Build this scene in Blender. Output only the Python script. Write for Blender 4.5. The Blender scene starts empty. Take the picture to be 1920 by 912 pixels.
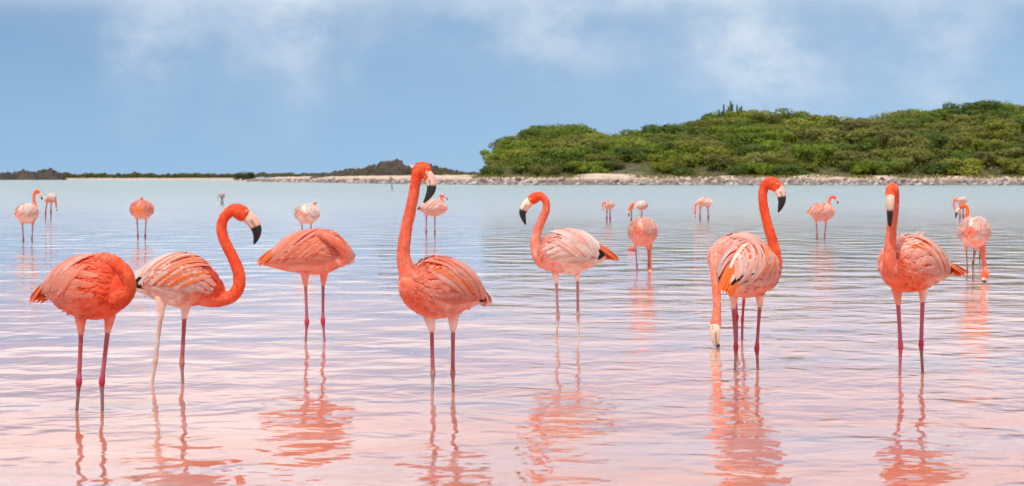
import bpy, bmesh, math, random
import numpy as np
from mathutils import Vector, noise as mnoise

# ------------------------------------------------------------------ camera, sky, sun, exposure
F = 3840.0          # focal length in photo pixels (72 mm on a 36 mm sensor, 1920 px wide)
HY = 334.0          # row of the true horizon
H = 1.16            # camera height above the water
SC = bpy.context.scene
COL = SC.collection
cam = bpy.data.cameras.new("camera")
cam.lens = 72.0; cam.sensor_width = 36.0
cam.shift_y = -(456 - HY) / 1920.0
cam.clip_start = 0.1; cam.clip_end = 9000.0
cam.dof.use_dof = True; cam.dof.focus_distance = 12.0; cam.dof.aperture_fstop = 8.0
camo = bpy.data.objects.new("camera", cam)
camo.location = (0, 0, H); camo.rotation_euler = (math.radians(90), 0, 0)
COL.objects.link(camo); SC.camera = camo

SUN_EL, SUN_AZ = 64.0, 205.0     # azimuth clockwise from +Y: behind the camera, a little to the left
world = bpy.data.worlds.new("World"); SC.world = world; world.use_nodes = True
SC.view_settings.view_transform = 'Standard'; SC.view_settings.look = 'None'
SC.view_settings.exposure = 0.0; SC.view_settings.gamma = 1.0


class NT:
    """small helper to write node graphs as expressions"""
    def __init__(s, tree): s.t = tree; s.n = tree.nodes; s.l = tree.links
    def node(s, typ, **kw):
        n = s.n.new(typ)
        for k, v in kw.items(): setattr(n, k, v)
        return n
    def put(s, sock, v):
        if isinstance(v, bpy.types.NodeSocket): s.l.new(v, sock)
        elif v is not None: sock.default_value = v
    def m(s, op, a, b=None, c=None, clamp=False):
        n = s.node('ShaderNodeMath', operation=op, use_clamp=clamp)
        s.put(n.inputs[0], a); s.put(n.inputs[1], b); s.put(n.inputs[2], c)
        return n.outputs[0]
    def mix(s, f, a, b, mode='MIX'):
        n = s.node('ShaderNodeMix', data_type='RGBA', blend_type=mode)
        s.put(n.inputs[0], f); s.put(n.inputs[6], a); s.put(n.inputs[7], b)
        return n.outputs[2]
    def rng(s, v, a, b, c=0.0, d=1.0, smooth=True):
        n = s.node('ShaderNodeMapRange', interpolation_type='SMOOTHSTEP' if smooth else 'LINEAR')
        s.put(n.inputs[0], v)
        for i, x in enumerate((a, b, c, d)): s.put(n.inputs[1 + i], x)
        return n.outputs[0]
    def noise(s, vec, scale, detail=3.0, rough=0.5, dist=0.0):
        n = s.node('ShaderNodeTexNoise')
        s.put(n.inputs['Vector'], vec); n.inputs['Scale'].default_value = scale
        n.inputs['Detail'].default_value = detail; n.inputs['Roughness'].default_value = rough
        n.inputs['Distortion'].default_value = dist
        return n.outputs[0]
    def vmath(s, op, a, b=None):
        n = s.node('ShaderNodeVectorMath', operation=op)
        s.put(n.inputs[0], a); s.put(n.inputs[1], b)
        return n.outputs[0]
    def sep(s, v):
        n = s.node('ShaderNodeSeparateXYZ'); s.put(n.inputs[0], v); return n.outputs
    def comb(s, x, y, z):
        n = s.node('ShaderNodeCombineXYZ')
        s.put(n.inputs[0], x); s.put(n.inputs[1], y); s.put(n.inputs[2], z); return n.outputs[0]


def build_sky():
    g = NT(world.node_tree); g.n.clear()
    d = g.vmath('NORMALIZE', g.node('ShaderNodeTexCoord').outputs['Generated'])
    x, y, z = g.sep(d)
    zz = g.m('MAXIMUM', z, 0.0)
    sky = g.node('ShaderNodeTexSky', sky_type='NISHITA')
    sky.sun_disc = False
    sky.sun_elevation = math.radians(SUN_EL); sky.sun_rotation = math.radians(SUN_AZ)
    sky.altitude = 0; sky.air_density = 1.0; sky.dust_density = 0.6; sky.ozone_density = 2.2
    # the sky is read a little higher than it stands: a clear, dry, blue horizon
    g.put(sky.inputs[0], g.vmath('NORMALIZE', g.comb(x, y, g.m('MULTIPLY_ADD', zz, 0.9, 0.20))))
    base = g.mix(1.0, sky.outputs[0], (0.92, 1.0, 1.0, 1), 'MULTIPLY')
    # paler air towards the right of the view and the horizon
    pale = g.m('ADD', g.rng(x, -0.3, 0.3, 0.05, 0.24), g.rng(zz, 0.0, 0.10, 0.16, 0.0))
    base = g.mix(pale, base, (3.9, 5.5, 7.0, 1))
    # clouds: soft wisps over the whole sky, plus the ones the photograph shows
    warp = g.noise(g.vmath('MULTIPLY', d, (14, 14, 20)), 1.0, 5, 0.55)
    wz = g.m('MULTIPLY_ADD', g.m('SUBTRACT', warp, 0.5), 0.055, z)
    wx = g.m('MULTIPLY_ADD', g.m('SUBTRACT', g.noise(g.vmath('MULTIPLY', d, (16, 16, 22)), 1.3, 5, 0.55), 0.5), 0.075, x)
    blobs = [(300, 92, 36, 62, .25, .55), (520, 80, 52, 80, .15, .55), (470, 5, 130, 34, 0, .45), (930, 35, 110, 40, .2, .42),
             (1075, 60, 80, 40, .3, .40), (1210, 0, 130, 16, 0, .55), (1385, 45, 62, 48, .6, .50), (1455, 105, 58, 52, .6, .46),
             (1420, 150, 80, 40, .3, .40), (1400, 85, 130, 80, .6, .14), (380, 40, 190, 60, .2, .16), (1000, 60, 200, 60, .2, .16), (1740, 80, 120, 90, .5, .18), (1700, 40, 70, 70, .5, .40), (1775, 135, 55, 50, .5, .34), (690, 100, 25, 45, 0, .22)]
    tot = None
    for px, py, sx, sy, rot, amp in blobs:
        a = g.m('SUBTRACT', wx, (px - 960) / F); b = g.m('SUBTRACT', wz, (HY - py) / F)
        c, s_ = math.cos(rot), math.sin(rot)
        u = g.m('MULTIPLY_ADD', a, c, g.m('MULTIPLY', b, -s_)); v = g.m('MULTIPLY_ADD', a, s_, g.m('MULTIPLY', b, c))
        u = g.m('DIVIDE', u, sx / F * 1.6); v = g.m('DIVIDE', v, sy / F * 1.6)
        r2 = g.m('ADD', g.m('MULTIPLY', u, u), g.m('MULTIPLY', v, v))
        e = g.m('MULTIPLY', g.m('EXPONENT', g.m('MULTIPLY', r2, -1.0)), amp * .72)
        tot = e if tot is None else g.m('ADD', tot, e)
    tot = g.m('MULTIPLY', tot, g.rng(y, 0.0, 0.3))
    fine = g.noise(g.vmath('MULTIPLY', d, (30, 30, 46)), 1.0, 6, 0.6)
    tot = g.m('MULTIPLY', tot, g.rng(fine, 0.28, 0.68, 0.30, 1.05))
    wide = g.noise(g.vmath('MULTIPLY', d, (2.6, 2.6, 6.0)), 1.0, 6, 0.6, 0.6)
    high = g.m('MULTIPLY', g.rng(wide, 0.30, 0.62, 0.45, 0.97), g.rng(zz, 0.074, 0.118))
    col = g.mix(g.m('MINIMUM', tot, 0.9), base, (5.6, 6.2, 7.0, 1))
    col = g.mix(high, col, (9.0, 9.0, 9.1, 1))
    bg = g.node('ShaderNodeBackground'); g.put(bg.inputs[0], col); bg.inputs[1].default_value = 0.131
    out = g.node('ShaderNodeOutputWorld'); g.l.new(bg.outputs[0], out.inputs[0])


build_sky()
sl = bpy.data.lights.new("sun", 'SUN'); sl.energy = 3.0; sl.angle = math.radians(0.6); sl.color = (1.0, 0.96, 0.90)
so = bpy.data.objects.new("sun", sl)
a_, e_ = math.radians(SUN_AZ), math.radians(SUN_EL)
sdir = Vector((math.sin(a_) * math.cos(e_), math.cos(a_) * math.cos(e_), math.sin(e_)))
so.rotation_euler = (-sdir).to_track_quat('-Z', 'Y').to_euler(); so.location = sdir * 60
COL.objects.link(so)

RNG = np.random.default_rng(7)
random.seed(7)


# ------------------------------------------------------------------ helpers
def tag(o, label=None, cat=None, group=None, kind=None):
    if label: o['label'] = label
    if cat: o['category'] = cat
    if group: o['group'] = group
    if kind: o['kind'] = kind
    return o


def link(name, me, parent=None):
    o = bpy.data.objects.new(name, me); COL.objects.link(o)
    if parent: o.parent = parent
    return o


def mesh(name, V, Fc, mat=None, cols=None, smooth=True):
    me = bpy.data.meshes.new(name)
    me.from_pydata([tuple(v) for v in V], [], [tuple(f) for f in Fc])
    if mat: me.materials.append(mat)
    if cols is not None: paint(me, cols)
    if smooth: me.polygons.foreach_set('use_smooth', [True] * len(me.polygons))
    me.update()
    return me


def paint(me, cols):
    at = me.color_attributes.new('Col', 'FLOAT_COLOR', 'POINT')
    c = np.ones((len(me.vertices), 4), np.float32); c[:, :3] = cols
    at.data.foreach_set('color', c.ravel())


def material(name):
    m = bpy.data.materials.new(name); m.use_nodes = True
    g = NT(m.node_tree); b = g.n['Principled BSDF']
    return m, g, b


def bump(g, b, h, strength, dist):
    n = g.node('ShaderNodeBump'); n.inputs['Strength'].default_value = strength; n.inputs['Distance'].default_value = dist
    g.put(n.inputs['Height'], h); g.l.new(n.outputs[0], b.inputs['Normal'])


def pos(g): return g.node('ShaderNodeNewGeometry').outputs['Position']


# ------------------------------------------------------------------ materials
def feather_material(name, streak, soft):
    m, g, b = material(name)
    at = g.node('ShaderNodeAttribute', attribute_name='Col').outputs[0]
    p = pos(g)
    n1 = g.noise(p, 38, 3, 0.6); n2 = g.noise(g.vmath('MULTIPLY', p, (1.0, 1.0, 0.45)), streak, 2, 0.6)
    f = g.m('MULTIPLY_ADD', n1, 0.5, g.m('MULTIPLY_ADD', n2, 0.5, 0.45))
    patch = g.noise(p, 13, 2, 0.5)
    k_ = 1.0 if name == 'plumage' else 0.35
    tint = g.mix(g.rng(patch, 0.3, 0.7), (1.0, 1 - .30 * k_, 1 - .42 * k_, 1), (1.0, 1 + .12 * k_, 1 + .16 * k_, 1))
    c = g.vmath('SCALE', g.mix(1.0, at, tint, 'MULTIPLY')); g.put(c.node.inputs['Scale'], f)
    g.put(b.inputs['Base Color'], c)
    b.inputs['Roughness'].default_value = 0.72; b.inputs['Specular IOR Level'].default_value = 0.25
    b.inputs['Sheen Weight'].default_value = 0.15; b.inputs['Sheen Roughness'].default_value = 0.5
    bump(g, b, n2, soft, 0.004)
    if name == 'feather':
        tr = g.node('ShaderNodeBsdfTranslucent'); g.put(tr.inputs[0], c)
        mx = g.node('ShaderNodeMixShader'); mx.inputs[0].default_value = 0.25
        g.l.new(b.outputs[0], mx.inputs[1]); g.l.new(tr.outputs[0], mx.inputs[2])
        g.l.new(mx.outputs[0], g.n['Material Output'].inputs[0])
    return m


M_BODY = feather_material('plumage', 160, 0.5)
M_FEATHER = feather_material('feather', 240, 0.35)
M_BEAK, g, b = material('beak')
g.put(b.inputs['Base Color'], g.node('ShaderNodeAttribute', attribute_name='Col').outputs[0])
b.inputs['Roughness'].default_value = 0.38
M_EYE, g, b = material('eye'); b.inputs['Base Color'].default_value = (0.80, 0.62, 0.22, 1); b.inputs['Roughness'].default_value = 0.12
M_PUPIL, g, b = material('pupil'); b.inputs['Base Color'].default_value = (0.01, 0.01, 0.01, 1); b.inputs['Roughness'].default_value = 0.08


def water_material():
    m, g, b = material('water')
    p = pos(g); x, y, z = g.sep(p)
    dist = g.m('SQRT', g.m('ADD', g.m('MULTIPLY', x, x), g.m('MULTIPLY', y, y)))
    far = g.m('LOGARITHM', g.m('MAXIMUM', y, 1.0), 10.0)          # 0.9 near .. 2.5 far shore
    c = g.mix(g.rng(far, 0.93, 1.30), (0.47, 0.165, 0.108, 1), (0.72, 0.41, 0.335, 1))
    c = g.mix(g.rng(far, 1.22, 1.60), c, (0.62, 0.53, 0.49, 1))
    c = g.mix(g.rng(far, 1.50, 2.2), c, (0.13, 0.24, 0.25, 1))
    # sky reflections on the ripples, painted in as drawn-out lilac and paler patches
    q = g.vmath('MULTIPLY', p, (0.35, 1.0, 1.0))
    pt = g.noise(q, 0.9, 4, 0.55, 0.4)
    c = g.mix(g.rng(pt, 0.46, 0.68, 0.0, 0.60), c, (0.33, 0.24, 0.27, 1))
    c = g.mix(g.rng(pt, 0.46, 0.28, 0.0, 0.35), c, (0.68, 0.42, 0.36, 1))
    g.put(b.inputs['Base Color'], c)
    g.put(b.inputs['Roughness'], g.rng(far, 1.45, 2.35, 0.015, 0.30, False)); b.inputs['IOR'].default_value = 1.44
    # turbid brine: light spreads a few decimetres under the surface
    b.subsurface_method = 'BURLEY'; b.inputs['Subsurface Weight'].default_value = 1.0
    b.inputs['Subsurface Radius'].default_value = (1.1, 0.8, 0.75); b.inputs['Subsurface Scale'].default_value = 1.0
    # ripples: swell, wavelets, and a breeze on the right half
    breeze = g.m('MULTIPLY_ADD', g.rng(x, -2.5, 3.0), 0.48, g.rng(g.noise(p, 0.16, 2), 0.35, 0.7, 0.18, 0.55))
    h1 = g.noise(g.vmath('MULTIPLY', p, (1.15, 1.0, 1.0)), 1.25, 0, 0.45, 0.3)
    h2 = g.noise(g.vmath('MULTIPLY', p, (1.1, 1.0, 1.0)), 3.6, 1, 0.4, 0.5)
    h3 = g.noise(g.vmath('MULTIPLY', p, (1.1, 1.0, 1.0)), 10.0, 1, 0.5, 0.3)
    fade3 = g.rng(far, 1.1, 1.9, 1.0, 0.25)
    h = g.m('MULTIPLY', h1, g.rng(far, 1.12, 1.65, 0.015, 0.038))
    h = g.m('ADD', h, g.m('MULTIPLY', g.m('MULTIPLY', h2, 0.0080), g.m('ADD', breeze, 0.45)))
    h = g.m('ADD', h, g.m('MULTIPLY', g.m('MULTIPLY', h3, 0.0026), g.m('MULTIPLY', g.m('ADD', breeze, 0.10), fade3)))
    # faint rings where the legs of the near birds enter the water
    for px, yw in ((144, 770), (192, 770), (285, 721), (342.5, 721), (573, 641), (608.5, 641), (810.5, 737), (850, 737), (1043.5, 632), (1085.6, 632), (1378, 694), (1421, 694), (1687, 702), (1730, 702), (1347, 652)):
        D = F * H / (yw - HY)
        d = g.node('ShaderNodeVectorMath', operation='DISTANCE'); g.put(d.inputs[0], p); d.inputs[1].default_value = ((px - 960) * D / F, D, 0)
        d = d.outputs['Value']
        h = g.m('ADD', h, g.m('MULTIPLY', g.m('MULTIPLY', g.m('SINE', g.m('MULTIPLY', d, 62.0)), g.m('EXPONENT', g.m('MULTIPLY', d, -6.5))), 0.0007))
    bump(g, b, h, 1.0, 1.0)
    return m


def rock_material(name, c1, c2, c3, scale):
    m, g, b = material(name)
    oi = g.node('ShaderNodeObjectInfo')
    p = g.vmath('ADD', pos(g), g.comb(g.m('MULTIPLY', oi.outputs['Random'], 7.0), 0.0, 0.0))
    n = g.noise(p, scale, 5, 0.65); n2 = g.noise(p, scale * 4.3, 4, 0.6)
    c = g.mix(g.rng(n, 0.35, 0.68), c1, c2)
    c = g.mix(g.rng(n2, 0.52, 0.75, 0.0, 0.7), c, c3)
    k = g.m('MULTIPLY_ADD', oi.outputs['Random'], 0.70, 0.45)
    v = g.vmath('SCALE', c); g.put(v.node.inputs['Scale'], k)
    g.put(b.inputs['Base Color'], v); b.inputs['Roughness'].default_value = 0.9
    bump(g, b, n2, 0.9, 0.25)
    return m


M_STONE = rock_material('shore_stone', (0.41, 0.31, 0.275, 1), (0.64, 0.52, 0.46, 1), (0.12, 0.09, 0.08, 1), 1.3)
M_CRAG = rock_material('crag', (0.085, 0.060, 0.046, 1), (0.032, 0.025, 0.023, 1), (0.13, 0.095, 0.06, 1), 0.55)


def sand_material():
    m, g, b = material('sand')
    p = pos(g); x, y, z = g.sep(p)
    n = g.noise(p, 0.25, 5, 0.6); n2 = g.noise(p, 2.2, 4, 0.6)
    c = g.mix(g.rng(n, 0.35, 0.65), (0.46, 0.32, 0.24, 1), (0.58, 0.43, 0.34, 1))
    c = g.mix(g.rng(n2, 0.55, 0.75, 0.0, 0.5), c, (0.33, 0.24, 0.18, 1))
    c = g.mix(g.rng(g.m('ADD', z, g.m('MULTIPLY', n2, 0.6)), 1.45, 1.0, 0.0, 0.9), c, (0.12, 0.09, 0.075, 1))      # dark shade between the bank stones, painted onto the low ground
    g.put(b.inputs['Base Color'], c); b.inputs['Roughness'].default_value = 0.95
    bump(g, b, n2, 0.7, 0.2)
    return m


M_SAND = sand_material()
M_SPIT, g, b = material('pale_sand')
g.put(b.inputs['Base Color'], g.mix(g.rng(g.noise(pos(g), 0.05, 4), 0.35, 0.65), (0.36, 0.27, 0.22, 1), (0.48, 0.37, 0.32, 1)))
b.inputs['Roughness'].default_value = 0.95
M_SOIL, g, b = material('soil')
g.put(b.inputs['Base Color'], g.mix(g.rng(g.noise(pos(g), 0.6, 5), 0.35, 0.65), (0.05, 0.055, 0.02, 1), (0.14, 0.11, 0.055, 1)))
b.inputs['Roughness'].default_value = 1.0
M_BED, g, b = material('lake_mud'); b.inputs['Base Color'].default_value = (0.42, 0.24, 0.22, 1); b.inputs['Roughness'].default_value = 1.0
M_BARK, g, b = material('bark')
g.put(b.inputs['Base Color'], g.mix(g.noise(pos(g), 9, 3), (0.08, 0.06, 0.045, 1), (0.20, 0.16, 0.12, 1))); b.inputs['Roughness'].default_value = 0.95
M_CACTUS, g, b = material('cactus_skin')
g.put(b.inputs['Base Color'], g.mix(g.noise(pos(g), 3, 3), (0.035, 0.06, 0.03, 1), (0.07, 0.10, 0.05, 1))); b.inputs['Roughness'].default_value = 0.8
M_STAKE, g, b = material('weathered_wood')
g.put(b.inputs['Base Color'], g.mix(g.noise(pos(g), 6, 3), (0.06, 0.08, 0.05, 1), (0.12, 0.12, 0.09, 1))); b.inputs['Roughness'].default_value = 0.85
M_FLOAT, g, b = material('red_paint')
g.put(b.inputs['Base Color'], g.mix(g.noise(pos(g), 12, 3), (0.55, 0.09, 0.07, 1), (0.40, 0.10, 0.09, 1))); b.inputs['Roughness'].default_value = 0.5


def leaf_material():
    m, g, b = material('leaf')
    oi = g.node('ShaderNodeObjectInfo')
    at = g.node('ShaderNodeAttribute', attribute_name='Col').outputs[0]
    c = g.mix(1.0, oi.outputs['Color'], at, 'MULTIPLY')
    n = g.noise(pos(g), 0.9, 3, 0.6)
    v = g.vmath('SCALE', c); g.put(v.node.inputs['Scale'], g.rng(n, 0.25, 0.75, 0.75, 1.25))
    g.put(b.inputs['Base Color'], v); b.inputs['Roughness'].default_value = 0.6; b.inputs['Specular IOR Level'].default_value = 0.2
    tr = g.node('ShaderNodeBsdfTranslucent'); g.put(tr.inputs[0], v)
    mx = g.node('ShaderNodeMixShader'); mx.inputs[0].default_value = 0.38
    g.l.new(b.outputs[0], mx.inputs[1]); g.l.new(tr.outputs[0], mx.inputs[2])
    g.l.new(mx.outputs[0], g.n['Material Output'].inputs[0])
    return m


M_LEAF = leaf_material()


# ------------------------------------------------------------------ water and lake bed
def sheet(name, z, mat, xs, ys, kind='structure'):
    V = [(x, y, z) for y in ys for x in xs]; nx = len(xs)
    Fc = [(j * nx + i, j * nx + i + 1, (j + 1) * nx + i + 1, (j + 1) * nx + i) for j in range(len(ys) - 1) for i in range(nx - 1)]
    return tag(link(name, mesh(name, V, Fc, mat)), kind=kind)


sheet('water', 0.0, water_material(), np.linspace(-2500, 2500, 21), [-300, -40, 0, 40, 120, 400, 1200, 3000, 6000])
sheet('lake_bed', -0.16, M_BED, np.linspace(-2600, 2600, 5), [-320, 0, 400, 6100])


# ------------------------------------------------------------------ lofts
def catmull(P, n):
    P = np.asarray(P, float); m = len(P)
    E = np.vstack([2 * P[0] - P[1], P, 2 * P[-1] - P[-2]])
    out, ts = [], []
    for i in range(m - 1):
        p0, p1, p2, p3 = E[i:i + 4]
        for k in range(n):
            t = k / n
            out.append(0.5 * (2 * p1 + (p2 - p0) * t + (2 * p0 - 5 * p1 + 4 * p2 - p3) * t * t + (3 * p1 - p0 - 3 * p2 + p3) * t ** 3))
            ts.append((i + t) / (m - 1))
    out.append(P[-1]); ts.append(1.0)
    return np.array(out), np.array(ts)


def linear(P, n):
    P = np.asarray(P, float); m = len(P); out, ts = [], []
    for i in range(m - 1):
        for k in range(n):
            t = k / n; out.append(P[i] * (1 - t) + P[i + 1] * t); ts.append((i + t) / (m - 1))
    out.append(P[-1]); ts.append(1.0)
    return np.array(out), np.array(ts)


def unit(v): return v / np.maximum(np.linalg.norm(v, axis=-1, keepdims=True), 1e-9)


class Spine:
    """sampled centre line with elliptical sections: c, T (tangent), up, lat, rv, rl"""
    def __init__(s, pts, rv, rl, mode='trunk', side=None, n=8, lin=False):
        A = np.column_stack([pts, rv, rl])
        S, s.t = (linear if lin else catmull)(A, n)
        s.c, s.rv, s.rl = S[:, :3], np.maximum(S[:, 3], 0.0012), np.maximum(S[:, 4], 0.0012)
        s.T = unit(np.gradient(s.c, axis=0))
        if mode == 'trunk':
            z = np.array([0, 0, 1.0]); s.up = unit(z - s.T * (s.T @ z)[:, None]); s.lat = np.cross(s.T, s.up)
        else:
            sd = np.array(side if side is not None else (0, 1, 0), float); s.lat = unit(sd - s.T * (s.T @ sd)[:, None]); s.up = np.cross(s.lat, s.T)
        s.len = np.linalg.norm(np.diff(s.c, axis=0), axis=1).sum()

    def loft(s, nseg=20):
        th = np.linspace(0, 2 * np.pi, nseg, endpoint=False); n = len(s.c)
        V = (s.c[:, None] + s.lat[:, None] * (s.rl[:, None] * np.sin(th))[..., None] + s.up[:, None] * (s.rv[:, None] * np.cos(th))[..., None]).reshape(-1, 3)
        Fc = [(i * nseg + k, i * nseg + (k + 1) % nseg, (i + 1) * nseg + (k + 1) % nseg, (i + 1) * nseg + k) for i in range(n - 1) for k in range(nseg)]
        a = len(V); V = np.vstack([V, s.c[0] - s.T[0] * s.rv[0] * .6, s.c[-1] + s.T[-1] * s.rv[-1] * .6])
        Fc += [(a, (k + 1) % nseg, k) for k in range(nseg)] + [(a + 1, (n - 1) * nseg + k, (n - 1) * nseg + (k + 1) % nseg) for k in range(nseg)]
        return V, Fc

    def at(s, u):
        f = np.clip(u, 0, 1); out = []
        for A in (s.c, s.T, s.up, s.lat): out.append(np.column_stack([np.interp(f, s.t, A[:, k]) for k in range(3)]))
        return out + [np.interp(f, s.t, s.rv), np.interp(f, s.t, s.rl)]

    def surf(s, u, th, off):
        """point and outward normal on the skin at u along the spine, th from the top (rad)"""
        u = np.atleast_1d(np.asarray(u, float)); th = np.atleast_1d(np.asarray(th, float))
        c, T, up, lat, rv, rl = s.at(u)
        sn, cs = np.sin(th)[:, None], np.cos(th)[:, None]
        N = unit(lat * sn / rl[:, None] + up * cs / rv[:, None])
        P = c + lat * sn * rl[:, None] + up * cs * rv[:, None]
        return P + N * np.atleast_1d(off)[:, None], N


def ramp(t, stops):
    ts = [q[0] for q in stops]; cs = np.array([q[1] for q in stops])
    return np.column_stack([np.interp(t, ts, cs[:, k]) for k in range(3)])


def skin_colors(V, comps):
    W = np.zeros(len(V)); C = np.zeros((len(V), 3))
    for sp, fn in comps:
        best = np.full(len(V), 1e9); bi = np.zeros(len(V), int)
        for i in range(len(sp.c)):
            q = V - sp.c[i]
            a = (q @ sp.lat[i]) / sp.rl[i]; b_ = (q @ sp.up[i]) / sp.rv[i]
            r = min(sp.rl[i], sp.rv[i]); al = (q @ sp.T[i]) / r
            dd = (np.sqrt(a * a + b_ * b_ + al * al) - 1) * r
            k = dd < best; best[k] = dd[k]; bi[k] = i
        hgt = np.einsum('ij,ij->i', V - sp.c[bi], sp.up[bi]) / sp.rv[bi]
        w = np.exp(-np.clip(best, -0.01, 1) / 0.006)
        W += w; C += w[:, None] * fn(sp.t[bi], hgt)
    return C / np.maximum(W, 1e-12)[:, None]


# ------------------------------------------------------------------ colours of the birds (what the feathers are, not how they are lit)
RED = (0.86, 0.105, 0.030); CORAL = (0.84, 0.20, 0.115); SALMON = (0.86, 0.33, 0.235); PINK = (0.88, 0.45, 0.37)
PALE = (0.90, 0.66, 0.58); WHITE = (0.90, 0.77, 0.70); ORANGE = (0.90, 0.175, 0.020); DEEP = (0.62, 0.085, 0.02)
LEGP = (0.42, 0.115, 0.145); HOCK = (0.47, 0.035, 0.085); LOW = (0.27, 0.155, 0.135); LEGW = (0.62, 0.50, 0.44); BLACK = (0.012, 0.011, 0.012)


def leaf_shape(P, N, width, tip):
    """a feather blade along centre points P with normals N"""
    n = len(P); T = unit(np.gradient(P, axis=0)); S = unit(np.cross(T, N)); t = np.linspace(0, 1, n)
    w = width * np.interp(t, [0, .25, .55, .8, .93, 1], [.45, .9, 1.0, .86, .55 if not tip else .4, .06])
    A = P + S * w[:, None] - N * (w * .22)[:, None]; B = P - S * w[:, None] - N * (w * .22)[:, None]; Mi = P + N * (w * .10)[:, None]
    V = np.stack([A, Mi, B], 1).reshape(-1, 3)
    Fc = []
    for i in range(n - 1):
        a = i * 3; Fc += [(a, a + 1, a + 4, a + 3), (a + 1, a + 2, a + 5, a + 4)]
    return V, Fc, np.repeat(t, 3)


class Flamingo:
    def __init__(s, yw, label, group, near=True, voxel=0.0045):
        s.D = F * H / (yw - HY); s.near = near; s.voxel = voxel; s.k = s.D / F; s.yw = yw
        s.root = None; s.label = label; s.group = group; s.comps = []; s.beakc = None; s.parts = []

    def P(s, px, py, dy=0.0):
        d = s.D + dy; return np.array([(px - 960) * d / F, d, H - (py - HY) * d / F])

    def pts(s, L): return np.array([s.P(q[0], q[1], q[2]) for q in L])

    def trunk(s, L, wide=0.82, top=((0, PINK), (1, CORAL)), bottom=((0, PALE), (1, CORAL))):
        rv = np.array([q[3] for q in L]) * s.k; rl = np.array([q[4] if len(q) > 4 else q[3] * wide for q in L]) * s.k
        s.tr = Spine(s.pts(L), rv, rl, n=7)
        def fn(t, h):
            w = np.clip(h * 0.7 + 0.55, 0, 1)[:, None]; return ramp(t, top) * w + ramp(t, bottom) * (1 - w)
        s.tfn = fn; s.comps.append((s.tr, fn, 26)); return s

    def neck(s, L, side=(0, 1, 0), cols=((0, CORAL), (.3, RED), (1, RED))):
        rv = np.array([q[3] for q in L]) * s.k; rl = np.array([q[4] if len(q) > 4 else q[3] for q in L]) * s.k
        sp = Spine(s.pts(L), rv, rl, 'neck', side, n=8); s.nk = sp; s.ncol = lambda t: ramp(t, cols)
        s.comps.append((sp, lambda t, h: ramp(t, cols), 18)); return s

    def leg(s, hip, end, hock, wat, dy=0.0, rt=9, r=4, rh=6, rlow=3.2, cols=(PALE, LEGP, HOCK, LOW), dyk=None):
        dk = dy if dyk is None else dyk
        h, e, k, w = s.P(*hip, dy), s.P(*end, dy), s.P(*hock, dk), s.P(*wat, dk)
        w = np.array([w[0], w[1], 0.0]); low = w + (w - k) * (0.15 / max(k[2], .02)) if k[2] > 0.03 else w
        low = np.array([w[0] + (w[0] - k[0]) * .3, w[1], -0.145])
        up = h + np.array([0, 0, rt * 2.3 * s.k])
        L = [(up, rt * 1.35), (h, rt * 1.1), (e * .55 + h * .45, rt * .82), (e, max(r * 1.25, rt * .62)), (e + (k - e) * .04, r * 1.05), (e + (k - e) * .5, r * .93), (e + (k - e) * .86, r * 1.0),
             (e + (k - e) * .94, rh * .88), (k, rh), (k + (w - k) * min(1, 10 * s.k / max(k[2], .01) * .8), rh * .72), (k * .62 + w * .38, rlow * 1.06), (w, rlow), (low, rlow * 1.1)]
        sp = Spine(np.array([q[0] for q in L]), np.array([q[1] for q in L]) * s.k, np.array([q[1] for q in L]) * s.k, 'neck', (0, 1, 0.01), n=3, lin=True)
        i = 1.0 / (len(L) - 1)
        st = [(0, cols[0]), (3.0 * i, cols[0]), (3.6 * i, cols[1]), (6.0 * i, cols[1]), (7.3 * i, cols[2]), (8.5 * i, cols[2]), (9.6 * i, cols[3]), (1, cols[3])]
        s.comps.append((sp, lambda t, h, st=st: ramp(t, st), 12))
        if s.near:      # webbed foot on the lake bed: three toes
            for a in (-.55, 0, .55):
                f0 = low + np.array([0, 0, -.004]); f1 = f0 + np.array([math.sin(a) * .07, -math.cos(a) * .07, -.004])
                t_ = Spine(np.array([f0, (f0 + f1) / 2, f1]), np.array([.009, .007, .005]), np.array([.010, .012, .006]), 'trunk', n=2)
                s.comps.append((t_, lambda t, h: ramp(t, [(0, cols[3]), (1, cols[3])]), 8))
        return s

    def beak(s, L, side=(0, 1, 0), black=.5, cream=(0.80, 0.62, 0.47), pink=(0.80, 0.40, 0.30)):
        rv = np.array([q[3] for q in L]) * s.k; rl = np.array([q[4] if len(q) > 4 else q[3] * .72 for q in L]) * s.k
        s.bk = Spine(s.pts(L), rv, rl, 'neck', side, n=6); s.bkc = (black, cream, pink); return s

    def eye(s, px, py, dy, r=2.0): s.ey = getattr(s, 'ey', []) + [(px, py, dy, r)]; return s

    # -------- feathers
    def blade(s, u, th, off, width, tip=False, n=7):
        P, N = s.tr.surf(u, th, off)
        return leaf_shape(P, N, width, tip)

    def feather(s, parent, V, Fc, t, c0, c1, name='feather'):
        c = np.array(c0)[None] * (1 - t)[:, None] + np.array(c1)[None] * t[:, None]
        edge = np.tile([1.07, .92, 1.07], len(t) // 3)
        c = np.clip(c * edge[:, None] * RNG.uniform(.90, 1.06), 0, .95)
        if s.near: s.parts.append(link(name, mesh(name, V - s.o, Fc, M_FEATHER, c), parent)); return
        s.acc.append((V - s.o, Fc, c))

    def flush(s, name, parent, mat=None):
        if not s.acc: return None
        Vs, Fs, Cs, k = [], [], [], 0
        for V, Fc, c in s.acc:
            Vs.append(V); Cs.append(c); Fs += [tuple(i + k for i in f) for f in Fc]; k += len(V)
        s.acc = []
        return link(name, mesh(name, np.vstack(Vs), Fs, mat or M_FEATHER, np.vstack(Cs)), parent)

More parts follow.
